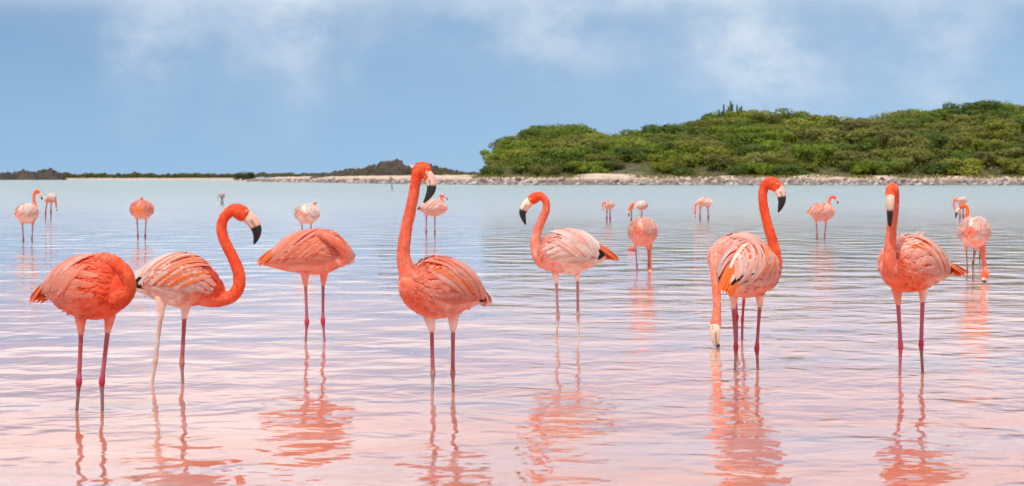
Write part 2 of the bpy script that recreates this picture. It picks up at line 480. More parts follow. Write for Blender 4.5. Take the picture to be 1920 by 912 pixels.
    def build(s, scap=(ORANGE, PINK, PALE), front=None, cov=(PINK, PALE), shell=PINK, tail=ORANGE, black=True, nblack=4, bmin=.10, tail_len=.10, tail_u=.10, scale=1.0, sides=(-1, 1), tail_drop=0.0, tuft=None):
        c = s.tr.c.mean(0); s.o = np.array([c[0], c[1], 0.0]); s.acc = []
        root = bpy.data.objects.new('flamingo', None); COL.objects.link(root); root.location = s.o; root.empty_display_size = .2
        tag(root, s.label, 'flamingo', s.group); s.root = root
        # one continuous body: trunk, neck, head and legs welded by a voxel remesh
        Vs, Fs, k = [], [], 0
        for sp, fn, seg in s.comps:
            V, Fc = sp.loft(seg); Vs.append(V); Fs += [tuple(i + k for i in f) for f in Fc]; k += len(V)
        tmp = link('body', mesh('body', np.vstack(Vs) - s.o, Fs))
        md = tmp.modifiers.new('weld', 'REMESH'); md.mode = 'VOXEL'; md.voxel_size = s.voxel; md.use_smooth_shade = True
        sm = tmp.modifiers.new('soft', 'SMOOTH'); sm.factor = .5; sm.iterations = 3
        me = bpy.data.meshes.new_from_object(tmp.evaluated_get(bpy.context.evaluated_depsgraph_get()))
        old = tmp.data; bpy.data.objects.remove(tmp); bpy.data.meshes.remove(old)
        co = np.empty(len(me.vertices) * 3, np.float32); me.vertices.foreach_get('co', co); co = co.reshape(-1, 3).astype(float) + s.o
        cols = skin_colors(co, [(sp, fn) for sp, fn, seg in s.comps])
        me.materials.clear(); me.materials.append(M_BODY); paint(me, np.clip(cols, 0, .95)); me.name = 'body'
        link('body', me, root)
        # beak, eyes
        if hasattr(s, 'bk'):
            V, Fc = s.bk.loft(16); b_ = s.bk; n = len(b_.c); t = np.append(np.repeat(b_.t, 16), [0, 1]); th = np.append(np.tile(np.linspace(0, 2 * np.pi, 16, endpoint=False), n), [0, 0])
            bl, cr, pk = s.bkc
            lowm = np.clip(np.abs(np.arccos(np.cos(th))) - 1.75, 0, .5)[:, None] * 2
            cc = np.array(cr) * (1 - lowm) + np.array(pk) * lowm
            wb = np.clip((t - bl) / .05, 0, 1)[:, None]; cc = cc * (1 - wb) + np.array(BLACK) * wb
            line = (np.abs(np.abs(np.arccos(np.cos(th))) - 1.75) < .2)[:, None] & (t[:, None] > .25)
            cc = np.where(line, cc * .35, cc)
            link('beak', mesh('beak', V - s.o, Fc, M_BEAK, cc), root)
        for px, py, dy, r in getattr(s, 'ey', []):
            p = s.P(px, py, dy) - s.o
            e = link('eye', ball(r * s.k, M_EYE), root); e.location = p
            q = link('pupil', ball(r * s.k * .55, M_PUPIL), e); q.location = (0, -r * s.k * .62, 0)
        # wings
        L = s.tr.len; rad = math.radians; mm = s.k if not s.near else 1.0
        size = scale
        for sd in sides:
            us = np.linspace(bmin + .05, .78, 12); ths = np.linspace(rad(6), rad(112), 8)
            U, TH = np.meshgrid(us, ths, indexing='ij'); lo = .0015 * size
            fall = np.sin(np.clip((U - .10) / .80, 0, 1) * np.pi) ** .5
            P, N = s.tr.surf(U.ravel(), sd * TH.ravel() * (.70 + .30 * fall.ravel()), np.full(U.size, lo))
            Fc = [(i * 8 + j, i * 8 + j + 1, (i + 1) * 8 + j + 1, (i + 1) * 8 + j) for i in range(11) for j in range(7)]
            cw = np.tile(np.array(shell), (len(P), 1)) * RNG.uniform(.92, 1.04, (len(P), 1))  # shell colour paints in the orange shadows between the feathers
            wing = link('wing', mesh('wing', P - s.o, Fc, M_FEATHER, np.clip(cw, 0, .95)), root) if s.near else None
            if not s.near: s.acc.append((P - s.o, Fc, np.clip(cw, 0, .95)))
            w0 = .019 * size
            if black:
                for j in range(nblack):
                    u = np.linspace(bmin + .26, max(.02, bmin - .20 + .03 * j), 7); th = rad(70 + 11 * j) * np.ones(7)
                    s.feather(wing, *s.blade(u, sd * th, np.linspace(.004, .007, 7) * size, w0 * 1.0, True), BLACK, BLACK)
            nA = 9 if s.near else 4
            for row in range(3):
                for j in range(nA):
                    u0 = .44 + .40 * j / (nA - 1) + RNG.uniform(-.012, .012); th0 = rad(108 - 20 * row + 5 * math.sin(j * .7) + RNG.uniform(-2, 2)) * (.86 + .14 * math.sin(min(1, (1 - u0) * 2.5) * math.pi / 2))
                    ln = RNG.uniform(.25, .34); n = 7; f = np.linspace(0, 1, n)
                    u = np.maximum(u0 - ln * f, bmin); th = th0 - rad(10) * f + rad(4) * np.sin(f * np.pi)
                    s.feather(wing, *s.blade(u, sd * th, (.006 + .0018 * row + .0035 * f) * size, w0 * RNG.uniform(.8, 1.05)), cov[(row + j) % len(cov)], cov[(row + j + RNG.integers(0, 2)) % len(cov)])
            nB = 18 if s.near else 7
            for row, (ta, tb, du) in enumerate(((44, 100, .25), (7, 66, .22))):
                for j in range(nB):
                    u0 = bmin + .17 + (.58 - bmin) * j / (nB - 1) + RNG.uniform(-.012, .012) - .03 * row; th0 = rad(ta + RNG.uniform(-3, 3))
                    f = np.linspace(0, 1, 8); u = np.maximum(u0 - du * RNG.uniform(.85, 1.15) * f ** 1.15, bmin * .95 + .02 * math.sin(j * 2.1 + row))
                    th = th0 + rad(tb - ta + RNG.uniform(-5, 5)) * f
                    pal = front if front and u0 + RNG.uniform(-.08, .08) > .50 else scap
                    cs = np.array(pal[RNG.integers(0, len(pal))]); ct = np.array(pal[RNG.integers(0, len(pal))])
                    lo_ = (.0110 if row == 0 else .0138) + .0008 * (j % 2)
                    s.feather(wing, *s.blade(u, sd * th, (lo_ + .0030 * f) * size, w0 * (RNG.uniform(.44, .58) if s.near else .7), False, 8), cs * .95, ct * .75 + np.array(PALE) * .25 if row else ct)
            if not s.near:
                s.flush('wing', root)
        # tail: a fan of pointed feathers past the end of the trunk
        nt = 9 if s.near else 5
        base, T = s.tr.c[3], -s.tr.T[1]; lat = s.tr.lat[2]; up = s.tr.up[2]
        tr_ = link('tail', mesh('tail', *tail_core(base - s.o, T, lat, up, s.tr.rv[3], s.tr.rl[3], tail_len), M_FEATHER, None), root) if s.near else None
        if s.near: paint(tr_.data, np.tile(np.array(tail), (len(tr_.data.vertices), 1)))
        for j in range(nt):
            a = (j / (nt - 1) - .5) * 2
            f = np.linspace(0, 1, 6)[:, None]; ln = tail_len * RNG.uniform(.8, 1.1) * (1 - .2 * abs(a))
            P0, N0 = s.tr.surf([tail_u + .10], [a * .85], [.003]); P0, N0 = P0[0], N0[0]
            end = s.tr.c[0] + T * ln + lat * a * s.tr.rl[5] * .75 + up * s.tr.rv[5] * (.50 - .95 * abs(a) - tail_drop)
            mid = (P0 + end) / 2 + N0 * .012 * size
            Pp = P0 * (1 - f) ** 2 + 2 * mid * f * (1 - f) + end * f * f
            V, Fc, t = leaf_shape(Pp, np.tile(unit((N0 + up * .3)[None]), (6, 1)), .017 * size, True)
            cc = tail if j % 3 else np.array(tail) * .75 + np.array(PINK) * .25
            s.feather(tr_, V, Fc, t, cc, np.array(tail) * .9)
        if not s.near: s.flush('tail', root)
        # small contour feathers over trunk and neck base
        nf = 900 if s.near else 70
        u0 = RNG.uniform(.10, .99, nf); th0 = np.clip(RNG.normal(0, 1.15, nf), -2.6, 2.6)
        for u_, t_ in zip(u0, th0):
            if s.near and u_ < .70 and (abs(t_) < 1.95 or u_ < .24): continue
            f = np.linspace(0, 1, 3); ln = RNG.uniform(.022, .040) * size / L
            P, N = s.tr.surf(u_ - ln * f, t_ + .10 * np.sign(t_) * f, (.001 + .0095 * f) * size)
            w = RNG.uniform(.006, .010) * size; T = unit(np.gradient(P, axis=0)); S = unit(np.cross(T, N))
            V = np.vstack([P[0] + S[0] * w * .6, P[0] - S[0] * w * .6, P[1] + S[1] * w, P[1] - S[1] * w, P[2]])
            h = np.cos(t_); cc = s.tfn(np.array([u_]), np.array([h]))[0] * RNG.uniform(.86, 1.14)
            s.acc.append((V - s.o, [(0, 1, 3, 2), (2, 3, 4)], np.clip(np.tile(cc, (5, 1)), 0, .95)))
        if s.near:
            nn = 700
            for u_, t_ in zip(RNG.uniform(.12, .96, nn), RNG.uniform(-3.14, 3.14, nn)):
                ln = RNG.uniform(.014, .026) / s.nk.len; f = np.linspace(0, 1, 3)
                P, N = s.nk.surf(u_ - ln * f, t_ + 0 * f, -.0005 + .0032 * f)
                w = RNG.uniform(.0025, .0045); T = unit(np.gradient(P, axis=0)); S = unit(np.cross(T, N))
                V = np.vstack([P[0] + S[0] * w * .6, P[0] - S[0] * w * .6, P[1] + S[1] * w, P[1] - S[1] * w, P[2]])
                cc = s.ncol(np.array([u_]))[0] * RNG.uniform(.93, 1.05)
                s.acc.append((V - s.o, [(0, 1, 3, 2), (2, 3, 4)], np.clip(np.tile(cc, (5, 1)), 0, .95)))
        if tuft:        # loose fluffy feathers: (px, py, dy, radius px, colour, count)
            for px, py, dy, rp, colr, cnt in tuft:
                c0 = s.P(px, py, dy)
                for _ in range(cnt):
                    d = unit(RNG.normal(0, 1, 3)[None])[0]; d[2] = abs(d[2]) * .8 + .1
                    p0 = c0 + RNG.normal(0, .4, 3) * rp * s.k; p1 = p0 + d * rp * s.k * RNG.uniform(.5, 1.0)
                    w = unit(np.cross(d, RNG.normal(0, 1, 3))[None])[0] * .0035 * size; md_ = (p0 + p1) / 2 + RNG.normal(0, .15, 3) * rp * s.k
                    V = np.vstack([p0 + w, p0 - w, md_ + w, md_ - w, p1])
                    s.acc.append((V - s.o, [(0, 1, 3, 2), (2, 3, 4)], np.clip(np.tile(np.array(colr) * RNG.uniform(.8, 1.1), (5, 1)), 0, .95)))
        o = s.flush('contour_feathers', root); tag(o, kind='stuff')
        return root


def tail_core(b, T, lat, up, rv, rl, ln):
    sp = Spine(np.array([b - T * ln * .3, b + T * ln * .2, b + T * ln * .75]), np.array([rv * .8, rv * .55, .003]), np.array([rl * .8, rl * .7, .006]), n=3)
    return sp.loft(10)


def ball(r, mat):
    bm = bmesh.new(); bmesh.ops.create_icosphere(bm, subdivisions=2, radius=r)
    me = bpy.data.meshes.new('ball'); bm.to_mesh(me); bm.free(); me.materials.append(mat)
    me.polygons.foreach_set('use_smooth', [True] * len(me.polygons)); return me


# ------------------------------------------------------------------ shores and hill
def X(px, y): return (px - 960) * y / F
def Zp(py, y): return H + (HY - py) * y / F
def interp(v, xs, ys): return float(np.interp(v, xs, ys))


SHX = [-400, 462, 530, 600, 680, 750, 830, 900, 1200, 1920, 2500]
SHP = [341.2, 341.2, 342.0, 343.0, 344.2, 345.2, 346.2, 347.0, 347.3, 347.5, 347.5]
def shore_y(px): return F * H / (interp(px, SHX, SHP) - HY)


def shore_point(px, back):
    y = shore_y(px) + back; return X(px, shore_y(px)), y


def build_beach():
    pxs = np.linspace(462, 2450, 260); backs = [-3, 0, 1.2, 3, 5.5, 9, 14, 22, 36, 60, 110, 200]
    zs = [-.4, -.02, .35, .7, .95, 1.15, 1.35, 1.5, 1.6, 1.7, 1.8, 1.8]
    V = []
    for i, px in enumerate(pxs):
        wob = mnoise.noise(Vector((px * .035, 0, 3))) * 2.2
        thin = min(1.0, (px - 455) / 60)
        for bk, z in zip(backs, zs):
            x, y = shore_point(px, bk * thin + wob)
            hump = .55 * math.exp(-((px - 1140) / 60) ** 2) + .25 * math.exp(-((px - 1560) / 40) ** 2)
            zz = z * (.45 + .55 * thin) + (mnoise.noise(Vector((x * .25, y * .25, 0))) * .22 + hump * min(1, bk / 14)) * (bk > 1)
            V.append((x, y, zz))
    n = len(backs)
    Fc = [(i * n + j, (i + 1) * n + j, (i + 1) * n + j + 1, i * n + j + 1) for i in range(len(pxs) - 1) for j in range(n - 1)]
    return tag(link('beach', mesh('beach', V, Fc, M_SAND)), kind='structure')


beach = build_beach()

# stones of the bank along the water
def stone_mesh(seed):
    r = np.random.default_rng(seed); bm = bmesh.new()
    for p in unit(r.normal(0, 1, (15, 3))) * r.uniform(.8, 1.08, (15, 1)): bm.verts.new(p * np.array([1, .8, .62]))
    res = bmesh.ops.convex_hull(bm, input=bm.verts)
    bmesh.ops.delete(bm, geom=[v for v in bm.verts if not v.link_faces], context='VERTS')
    me = bpy.data.meshes.new('stone'); bm.to_mesh(me); bm.free(); me.materials.append(M_STONE); return me


STONES = [stone_mesh(100 + i) for i in range(9)]
placed = []
for row in range(3):
    px = 470.0
    while px < 2000:
        y0 = shore_y(px); size = random.uniform(.5, 1.0) * (1.0 if row else .85)
        step = size * 1.35 * F / y0
        bk = [.2, 1.7, 3.4][row] + random.uniform(-.5, .5)
        x, y = shore_point(px, bk)
        z = [.05, .45, .80][row] + random.uniform(-.08, .10) + (0.0 if px > 600 else -.25 * (600 - px) / 130)
        thin = min(1.0, (px - 440) / 120)
        skip = row == 2 and (1060 < px < 1230 or 1540 < px < 1590) and random.random() < .8
        if not skip and random.random() > (.03, .04, .22)[row]: placed.append((px, x, y, z * thin + .0, size))
        px += step * random.uniform(.8, 1.15)
placed.sort(key=lambda q: (not (880 < q[0] < 1925), random.random()))
rest = []
for i, (px, x, y, z, size) in enumerate(placed):
    rot = (random.uniform(-.4, .4), random.uniform(-.4, .4), random.uniform(0, 6.28)); sc_ = (size, size * .9, size * random.uniform(.8, 1.15))
    if i < 290:
        o = link('stone', STONES[i % 9], beach); o.location = (x, y, z); o.rotation_euler = rot; o.scale = sc_
    else: rest.append((x, y, z, rot, sc_, i % 9))
from mathutils import Matrix, Euler
bm = bmesh.new()
for x, y, z, rot, sc_, k in rest:
    M = Matrix.LocRotScale(Vector((x, y, z)), Euler(rot), Vector(sc_))
    n0 = len(bm.verts); bm.from_mesh(STONES[k]); bm.verts.ensure_lookup_table()
    bmesh.ops.transform(bm, matrix=M, verts=bm.verts[n0:])
me = bpy.data.meshes.new('stone_bank'); bm.to_mesh(me); bm.free(); me.materials.clear(); me.materials.append(M_STONE)
tag(link('stone_bank', me, beach), kind='stuff')

# the hill under the bushes
RIDGE = [(880, 337), (897, 333), (906, 320), (918, 300), (938, 278), (965, 256), (1000, 241), (1050, 232), (1090, 245), (1140, 255), (1170, 252), (1230, 240), (1290, 229), (1340, 219), (1400, 213), (1450, 214), (1500, 223), (1560, 229), (1600, 234), (1640, 216),
         (1690, 203), (1750, 210), (1790, 213), (1825, 196), (1880, 199), (1920, 203), (2050, 215), (2250, 260), (2450, 322)]
RX, RP = [q[0] for q in RIDGE], [q[1] for q in RIDGE]
YF, YR, YB = 355.0, 405.0, 470.0
CROWN = 2.3


def ridge_h(px): return max(1.3, Zp(interp(px, RX, RP), YR) - CROWN)


def hill_h(x, y):
    px = x * F / y + 960
    r = ridge_h(px)
    if y <= YR: t = max(0, (y - YF) / (YR - YF)); k = math.sin(t * math.pi / 2) ** .95
    else: t = min(1, (y - YR) / (YB - YR)); k = .5 + .5 * math.cos(t * math.pi)
    return 1.3 + (r - 1.3) * k + mnoise.noise(Vector((x * .07, y * .07, 2))) * 1.0 * k


V, Fc = [], []
pxs = np.linspace(885, 2445, 150); ys = np.linspace(YF - 2, YB, 34)
for px in pxs:
    for y in ys: V.append((X(px, y), y, hill_h(X(px, y), y) - (.5 if y in (ys[0], ys[-1]) else 0)))
n = len(ys)
Fc = [(i * n + j, (i + 1) * n + j, (i + 1) * n + j + 1, i * n + j + 1) for i in range(len(pxs) - 1) for j in range(n - 1)]
tag(link('hill', mesh('hill', V, Fc, M_SOIL)), kind='structure')


# ------------------------------------------------------------------ bushes
def crown_mesh(seed, lobes, quads, leaf, spiky=.0, flat=.72):
    r = np.random.default_rng(seed)
    C = [np.array([0, 0, .72])] + [np.array([r.uniform(-.68, .68), r.uniform(-.68, .68), r.uniform(.28, .95)]) for _ in range(lobes)]
    R = [.55] + [r.uniform(.26, .46) for _ in range(lobes)]
    V, Fc, Cc = [], [], []
    for _ in range(quads):
        k = r.integers(0, len(C)); d = unit(r.normal(0, 1, 3)[None])[0]
        rad = R[k] * r.uniform(.55, 1.0) ** .5
        if r.random() < spiky: rad *= r.uniform(1.0, 1.35)
        p = C[k] + d * rad * np.array([1, 1, flat]); p[2] = max(p[2], .02)
        nrm = unit((d * 1.2 + r.normal(0, .45, 3) + np.array([0, 0, .45]))[None])[0]
        a = unit(np.cross(nrm, r.normal(0, 1, 3))[None])[0]; b_ = np.cross(nrm, a); s1, s2 = leaf * r.uniform(.5, 1.15), leaf * r.uniform(.35, .75)
        i = len(V); V += [p - a * s1, p + b_ * s2 - nrm * s2 * .3, p + a * s1, p - b_ * s2 - nrm * s2 * .3]; Fc.append((i, i + 1, i + 2, i + 3))
        v = r.uniform(.8, 1.18); Cc += [(v * r.uniform(.9, 1.15), v, v * r.uniform(.75, 1.1))] * 4
    return mesh('crown', V, Fc, M_LEAF, np.array(Cc), smooth=False)


def stems_mesh(seed, n=5):
    r = np.random.default_rng(seed); Vs, Fs, k = [], [], 0
    for i in range(n):
        a = r.uniform(0, 6.28); e = np.array([math.cos(a) * r.uniform(.2, .6), math.sin(a) * r.uniform(.2, .6), r.uniform(.6, .95)])
        P = np.array([[0, 0, -.15], e * .4 + r.normal(0, .05, 3), e * .75 + r.normal(0, .06, 3), e])
        sp = Spine(P, np.array([.06, .045, .03, .012]), np.array([.06, .045, .03, .012]), 'neck', (1, .2, 0), n=2)
        V, Fc = sp.loft(6); Vs.append(V); Fs += [tuple(q + k for q in f_) for f_ in Fc]; k += len(V)
    return mesh('trunk', np.vstack(Vs), Fs, M_BARK)


CROWNS = [crown_mesh(40 + i, 11, 2600, .072, .26) for i in range(8)]
DRY = [crown_mesh(60 + i, 9, 1100, .066, .45) for i in range(2)]
STEMS = [stems_mesh(80 + i) for i in range(4)]


def bush(x, y, z, r, h, tint, label, group, crowns=CROWNS, name='bush', cat='bush'):
    root = bpy.data.objects.new(name, None); COL.objects.link(root); root.location = (x, y, z); root.empty_display_size = .5
    root.rotation_euler = (0, 0, random.uniform(0, 6.28)); root.scale = (r, r, h)
    tag(root, label, cat, group)
    c = link('crown', random.choice(crowns), root); c.color = (*tint, 1)
    link('trunk', random.choice(STEMS), root)
    return root


TINTS = [("bright green", (.165, .225, .022)), ("mid green", (.125, .18, .022)), ("yellow-green", (.205, .225, .032)), ("dark green", (.085, .13, .025)), ("olive", (.185, .19, .045)), ("brownish green", (.145, .145, .04))]
cand = []
tries = 0
while len(cand) < 292 and tries < 12000:
    tries += 1
    px = random.uniform(922, 1990); y = YF + (YR + 6 - YF) * random.random() ** 1.05
    x = X(px, y)
    if px < 918 and y > 385: continue
    if abs(px - 1150) < 48 and y < 361: continue
    if abs(px - 1555) < 28 and y < 360: continue
    if all((x - a) ** 2 + ((y - b_) * 1.15) ** 2 > 3.0 ** 2 for a, b_, _ in cand): cand.append((x, y, px))
for x, y, px in cand:
    z = hill_h(x, y) - .35
    s_ = random.choice((.75, .9, 1, 1, 1.1, 1.3)); r = random.uniform(2.8, 3.7) * s_; h = random.uniform(2.0, 2.7) * s_
    edge = max(.65, min(1.0, (px - 890) / 40)); r *= edge; h *= edge
    t = (y - YF) / (YR - YF)
    patch = mnoise.noise(Vector((x * .05, y * .06, 4))) + random.uniform(-.35, .35)
    w = [1, 1, 1, 1, 1, 1]
    if patch > .1: w = [2, 1, 4, .3, 3, .5]
    elif patch < -.15: w = [1, 3, .3, 4, .5, .8]
    if px > 1590: w[4] += 2; w[5] += 2
    if px < 1100: w[0] += 2; w[1] += 1
    word, tint = random.choices(TINTS, w)[0]; tint = np.array(tint) * random.uniform(.98, 1.28)
    cr = CROWNS
    where = 'left end' if px < 1080 else 'right end' if px > 1740 else 'middle'
    if t > .85:
        lab = f'{word} bush on the hill crest at its {where}, against the sky'
        if random.random() < .35: cr = DRY; lab = f'sparse twiggy {word} bush on the hill crest at its {where}'
    elif t < .16: lab = f'{word} bush in the lowest row, {where} of the hill, behind the stones'
    elif t < .5: lab = f'{word} bush on the lower slope of the hill at its {where}'
    else: lab = f'{word} bush on the upper slope of the hill at its {where}'
    bush(x, y, z, r, h, tint, lab, lab.replace(' bush ', ' bushes ', 1), cr)

# undergrowth that fills the gaps between the bushes
def scrub(name, pts, leaf, tint):
    V, Fc, Cc = [], [], []
    for p, sz in pts:
        d = unit(RNG.normal(0, 1, 3)[None])[0]; a = unit(np.cross(d, RNG.normal(0, 1, 3))[None])[0]; b_ = np.cross(d, a)
        s1, s2 = leaf * sz * RNG.uniform(.6, 1.2), leaf * sz * RNG.uniform(.4, .8); i = len(V)
        V += [p - a * s1, p + b_ * s2, p + a * s1, p - b_ * s2]; Fc.append((i, i + 1, i + 2, i + 3)); v = RNG.uniform(.6, 1.3); Cc += [(v * RNG.uniform(.9, 1.25), v, v * .9)] * 4
    o = link(name, mesh(name, V, Fc, M_LEAF, np.array(Cc), smooth=False)); o.color = (*tint, 1); return tag(o, kind='stuff')


P_ = []
for _ in range(46000):
    px = RNG.uniform(900, 2050); y = YF + (YR + 8 - YF) * RNG.random(); x = X(px, y)
    if (abs(px - 1150) < 52 and y < 362): continue
    P_.append((np.array([x, y, hill_h(x, y) + RNG.uniform(-.1, 2.3) * min(1, (px - 895) / 60)]), 1.0))
scrub('undergrowth', P_, .21, (.15, .19, .026))
P_ = []
for _ in range(6000):       # grass and creeping plants on the sand
    px = RNG.uniform(870, 2000); bk = RNG.uniform(6, 14)
    if RNG.random() > .5 + .5 * mnoise.noise(Vector((px * .02, bk * .1, 5))) * 2: continue
    if abs(px - 1150) < 45 and RNG.random() < .7: continue
    x, y = shore_point(px, bk); P_.append((np.array([x, y, 1.02 + .05 * (bk - 6) + RNG.uniform(0, .35)]), 1.0))
scrub('beach_grass', P_, .22, (.16, .17, .04))

# tall cactus clumps on the crest
def cactus(px, top, stems, label):
    y = YR - 3; x = X(px, y); z = hill_h(x, y)
    root = bpy.data.objects.new('cactus', None); COL.objects.link(root); root.location = (x, y, z); tag(root, label, 'cactus', 'column cacti on the hill crest')
    for dx, tp, lean in stems:
        hgt = Zp(tp, y) - z; bx = dx * y / F
        P = np.array([[bx * .55, 0, -.3], [bx * .9, .05, hgt * .35], [bx, .05, hgt * .7], [bx + lean, .05, hgt]])
        sp = Spine(P, np.array([.20, .21, .20, .13]), np.array([.20, .21, .20, .13]), 'neck', (0, 1, 0), n=4)
        V, Fc = sp.loft(14)
        idx = np.arange(len(V) - 2) % 14; cen = np.repeat(sp.c, 14, 0); V[:-2] = cen + (V[:-2] - cen) * np.where(idx % 2, .72, 1.06)[:, None]
        link('stem', mesh('stem', V, Fc, M_CACTUS), root)


cactus(1350, 206, [(-2, 206, 0), (3, 209, .05), (7, 196, .0)], 'left column cactus on the hill crest, two short stems and one taller')
cactus(1370, 189, [(-4, 200, 0), (0, 190, .0), (3, 195, .06), (-7, 206, -.1)], 'tallest column cactus in the middle of the clump on the hill crest')
cactus(1386, 195, [(-4, 197, 0), (1, 202, 0), (4, 199, .05), (8, 208, .1)], 'column cactus at the right of the clump on the hill crest')

# ------------------------------------------------------------------ crags and the far shore on the left
def crag(name, y, prof, base_py, label, depth, seed, rough=.9):
    """a rough ridge of dark rock with the given skyline"""
    xs = np.linspace(prof[0][0], prof[-1][0], 70); vs = np.linspace(-1, 1, 22); V = []
    zb = Zp(base_py, y) - .6; cx = (prof[0][0] + prof[-1][0]) / 2
    for px in xs:
        top = interp(px, [q[0] for q in prof], [q[1] for q in prof]); hh = Zp(top, y) - zb
        for v in vs:
            k = max(0, 1 - abs(v) ** 1.4); x, yy = X(px, y) , y + v * depth
            nn = mnoise.fractal(Vector((x * .45 + seed, yy * .45, hh * .3)), 1.0, 2.0, 5)
            n2 = mnoise.noise(Vector((x * 1.3 + seed, yy * 1.3, 0)))
            V.append((x - X(cx, y) + nn * rough * .8, yy - y, zb + max(.02, hh * k + (nn * rough * 1.2 + n2 * rough * .7) * min(1, hh * .6) * (.35 + k * .65) * (k > 0))))
    Fc = [(i * 22 + j, (i + 1) * 22 + j, (i + 1) * 22 + j + 1, i * 22 + j + 1) for i in range(69) for j in range(21)]
    o = link(name, mesh(name, V, Fc, M_CRAG, smooth=False)); o.location = (X(cx, y), y, 0)
    return tag(o, label, 'rock', 'dark rock outcrops on the shore')


crag('rock_outcrop', 520, [(585, 331), (615, 328), (640, 323), (660, 318), (680, 317), (700, 312), (716, 304), (730, 300), (742, 299), (752, 305), (764, 314), (778, 321), (790, 329)], 331, 'tall dark craggy rock mound on the stony shore left of the tallest flamingo', 7, 3)
crag('rock_outcrop', 505, [(774, 324), (790, 318), (802, 310), (812, 310), (824, 315), (840, 319), (858, 321), (866, 328)], 331, 'lower dark rock mound just right of the head of the tallest flamingo', 6, 11)
P_ = []
for _ in range(1500):
    px = RNG.uniform(600, 865); y = 514 + RNG.uniform(-3, 3); top = interp(px, [585, 640, 690, 735, 760, 790, 808, 830, 866], [331, 324, 316, 301, 312, 320, 311, 317, 329])
    P_.append((np.array([X(px, y), y, 1.0 + (Zp(top, y) - 1.2) * RNG.random() ** 1.4]), RNG.uniform(.7, 1.3)))
scrub('dry_scrub', P_, .28, (.10, .085, .045))
FARY = 1180.0
crag('rock_outcrop', FARY, [(-40, 327), (0, 324), (14, 323.5), (26, 325), (34, 333)], 336, 'reddish low rock outcrop touching the left edge of the picture', 8, 21, 1.2)
crag('rock_outcrop', FARY + 3, [(20, 333), (26, 322.5), (40, 320), (54, 320.5), (66, 325), (72, 333)], 336, 'rounded dark rock outcrop second from the left edge on the far shore', 8, 31, 1.2)
crag('rock_outcrop', FARY + 6, [(62, 333), (70, 320), (84, 317.5), (100, 318.5), (110, 324), (120, 333)], 336, 'highest dark rock outcrop on the far left shore, third from the edge', 8, 41, 1.2)

# sandy patch between the mounds
V, Fc = [], []
for i, px in enumerate(np.linspace(735, 812, 26)):
    for j, v in enumerate(np.linspace(-1, 1, 10)):
        hh = 3.3 * math.exp(-((px - 772) / 17) ** 2) * max(0, 1 - abs(v) ** 2); V.append((X(px, 527), 527 + v * 5, 1.2 + hh + mnoise.noise(Vector((px * .2, v * 3, 0))) * .25))
Fc = [(i * 10 + j, (i + 1) * 10 + j, (i + 1) * 10 + j + 1, i * 10 + j + 1) for i in range(25) for j in range(9)]
tag(link('sand_dune', mesh('sand_dune', V, Fc, M_SAND)), kind='structure')

# far sand spit with a strip of scrub
V = []
pxs = np.linspace(-250, 700, 120); rows = [(-8, -.3), (0, .05), (6, .3), (25, .6), (70, .9), (260, 1.2)]
for px in pxs:
    yb = F * H / (interp(px, [-250, 120, 380, 440, 480, 700], [337.6, 337.7, 338.4, 340.2, 341.5, 342]) - HY)
    for bk, z in rows: V.append((X(px, yb) , yb + bk, z + .25 * mnoise.noise(Vector((px * .05, bk * .05, 9)))))
n = len(rows)
Fc = [(i * n + j, (i + 1) * n + j, (i + 1) * n + j + 1, i * n + j + 1) for i in range(len(pxs) - 1) for j in range(n - 1)]
tag(link('sand_spit', mesh('sand_spit', V, Fc, M_SPIT)), kind='structure')
P_ = []
for _ in range(9000):
    px = RNG.uniform(-200, 700) if RNG.random() < .25 else RNG.uniform(112, 445); y = 1260 + RNG.uniform(0, 25)
    hh = (2.2 + 1.6 * (mnoise.noise(Vector((px * .045, 0, 1))) + .6 * mnoise.noise(Vector((px * .16, 2, 1))))) * RNG.random()
    hh *= 1.0 if px > 112 else .5
    P_.append((np.array([X(px, y), y, 1.4 + max(.1, hh)]), RNG.uniform(.7, 1.2)))
scrub('far_scrub', P_, .75, (.12, .125, .045))
P_ = []
for _ in range(3600):
    px = RNG.uniform(476, 905); y = 600 - (px - 476) * .30 + RNG.uniform(0, 6); P_.append((np.array([X(px, y), y, 1.6 + RNG.random() * .9 * (1 + mnoise.noise(Vector((px * .06, 0, 7))))]), 1.0))
scrub('low_scrub', P_, .3, (.11, .12, .04))
bush(X(456, 700), 700, .2, 4.0, 2.9, (.075, .085, .028), 'round dark bush alone where the pale sand spit meets the stony bank', None, CROWNS)

# ------------------------------------------------------------------ small things in the water
y = F * H / (357 - HY)
sp = Spine(np.array([[0, 0, -.3], [.02, 0, .15], [0, .0, .33], [-.015, 0, .60]]), np.array([.05, .05, .045, .04]), np.array([.05, .05, .045, .04]), 'neck', (0, 1, 0), n=3)
V, Fc = sp.loft(9); o = link('stake', mesh('stake', V, Fc, M_STAKE)); o.location = (X(735, y), y, 0)
tag(o, 'thin dark stake in the water off the stony shore, left of the tallest flamingo', 'stake')
y = F * H / (470 - HY)
sp = Spine(np.array([[-.07, 0, .0], [-.045, 0, .012], [0, .0, .02], [.045, 0, .014], [.06, 0, .004]]), np.array([.006, .03, .036, .03, .01]), np.array([.01, .03, .036, .03, .01]), n=4)
V, Fc = sp.loft(14); o = link('float', mesh('float', V, Fc, M_FLOAT)); o.location = (X(1184, y), y, 0)
tag(o, 'small red float lying on the water left of the round rear-view flamingo', 'float')


# ------------------------------------------------------------------ the birds in front
NEAR = 'flamingos standing in front'
LEFTY = (0, 1, 0)

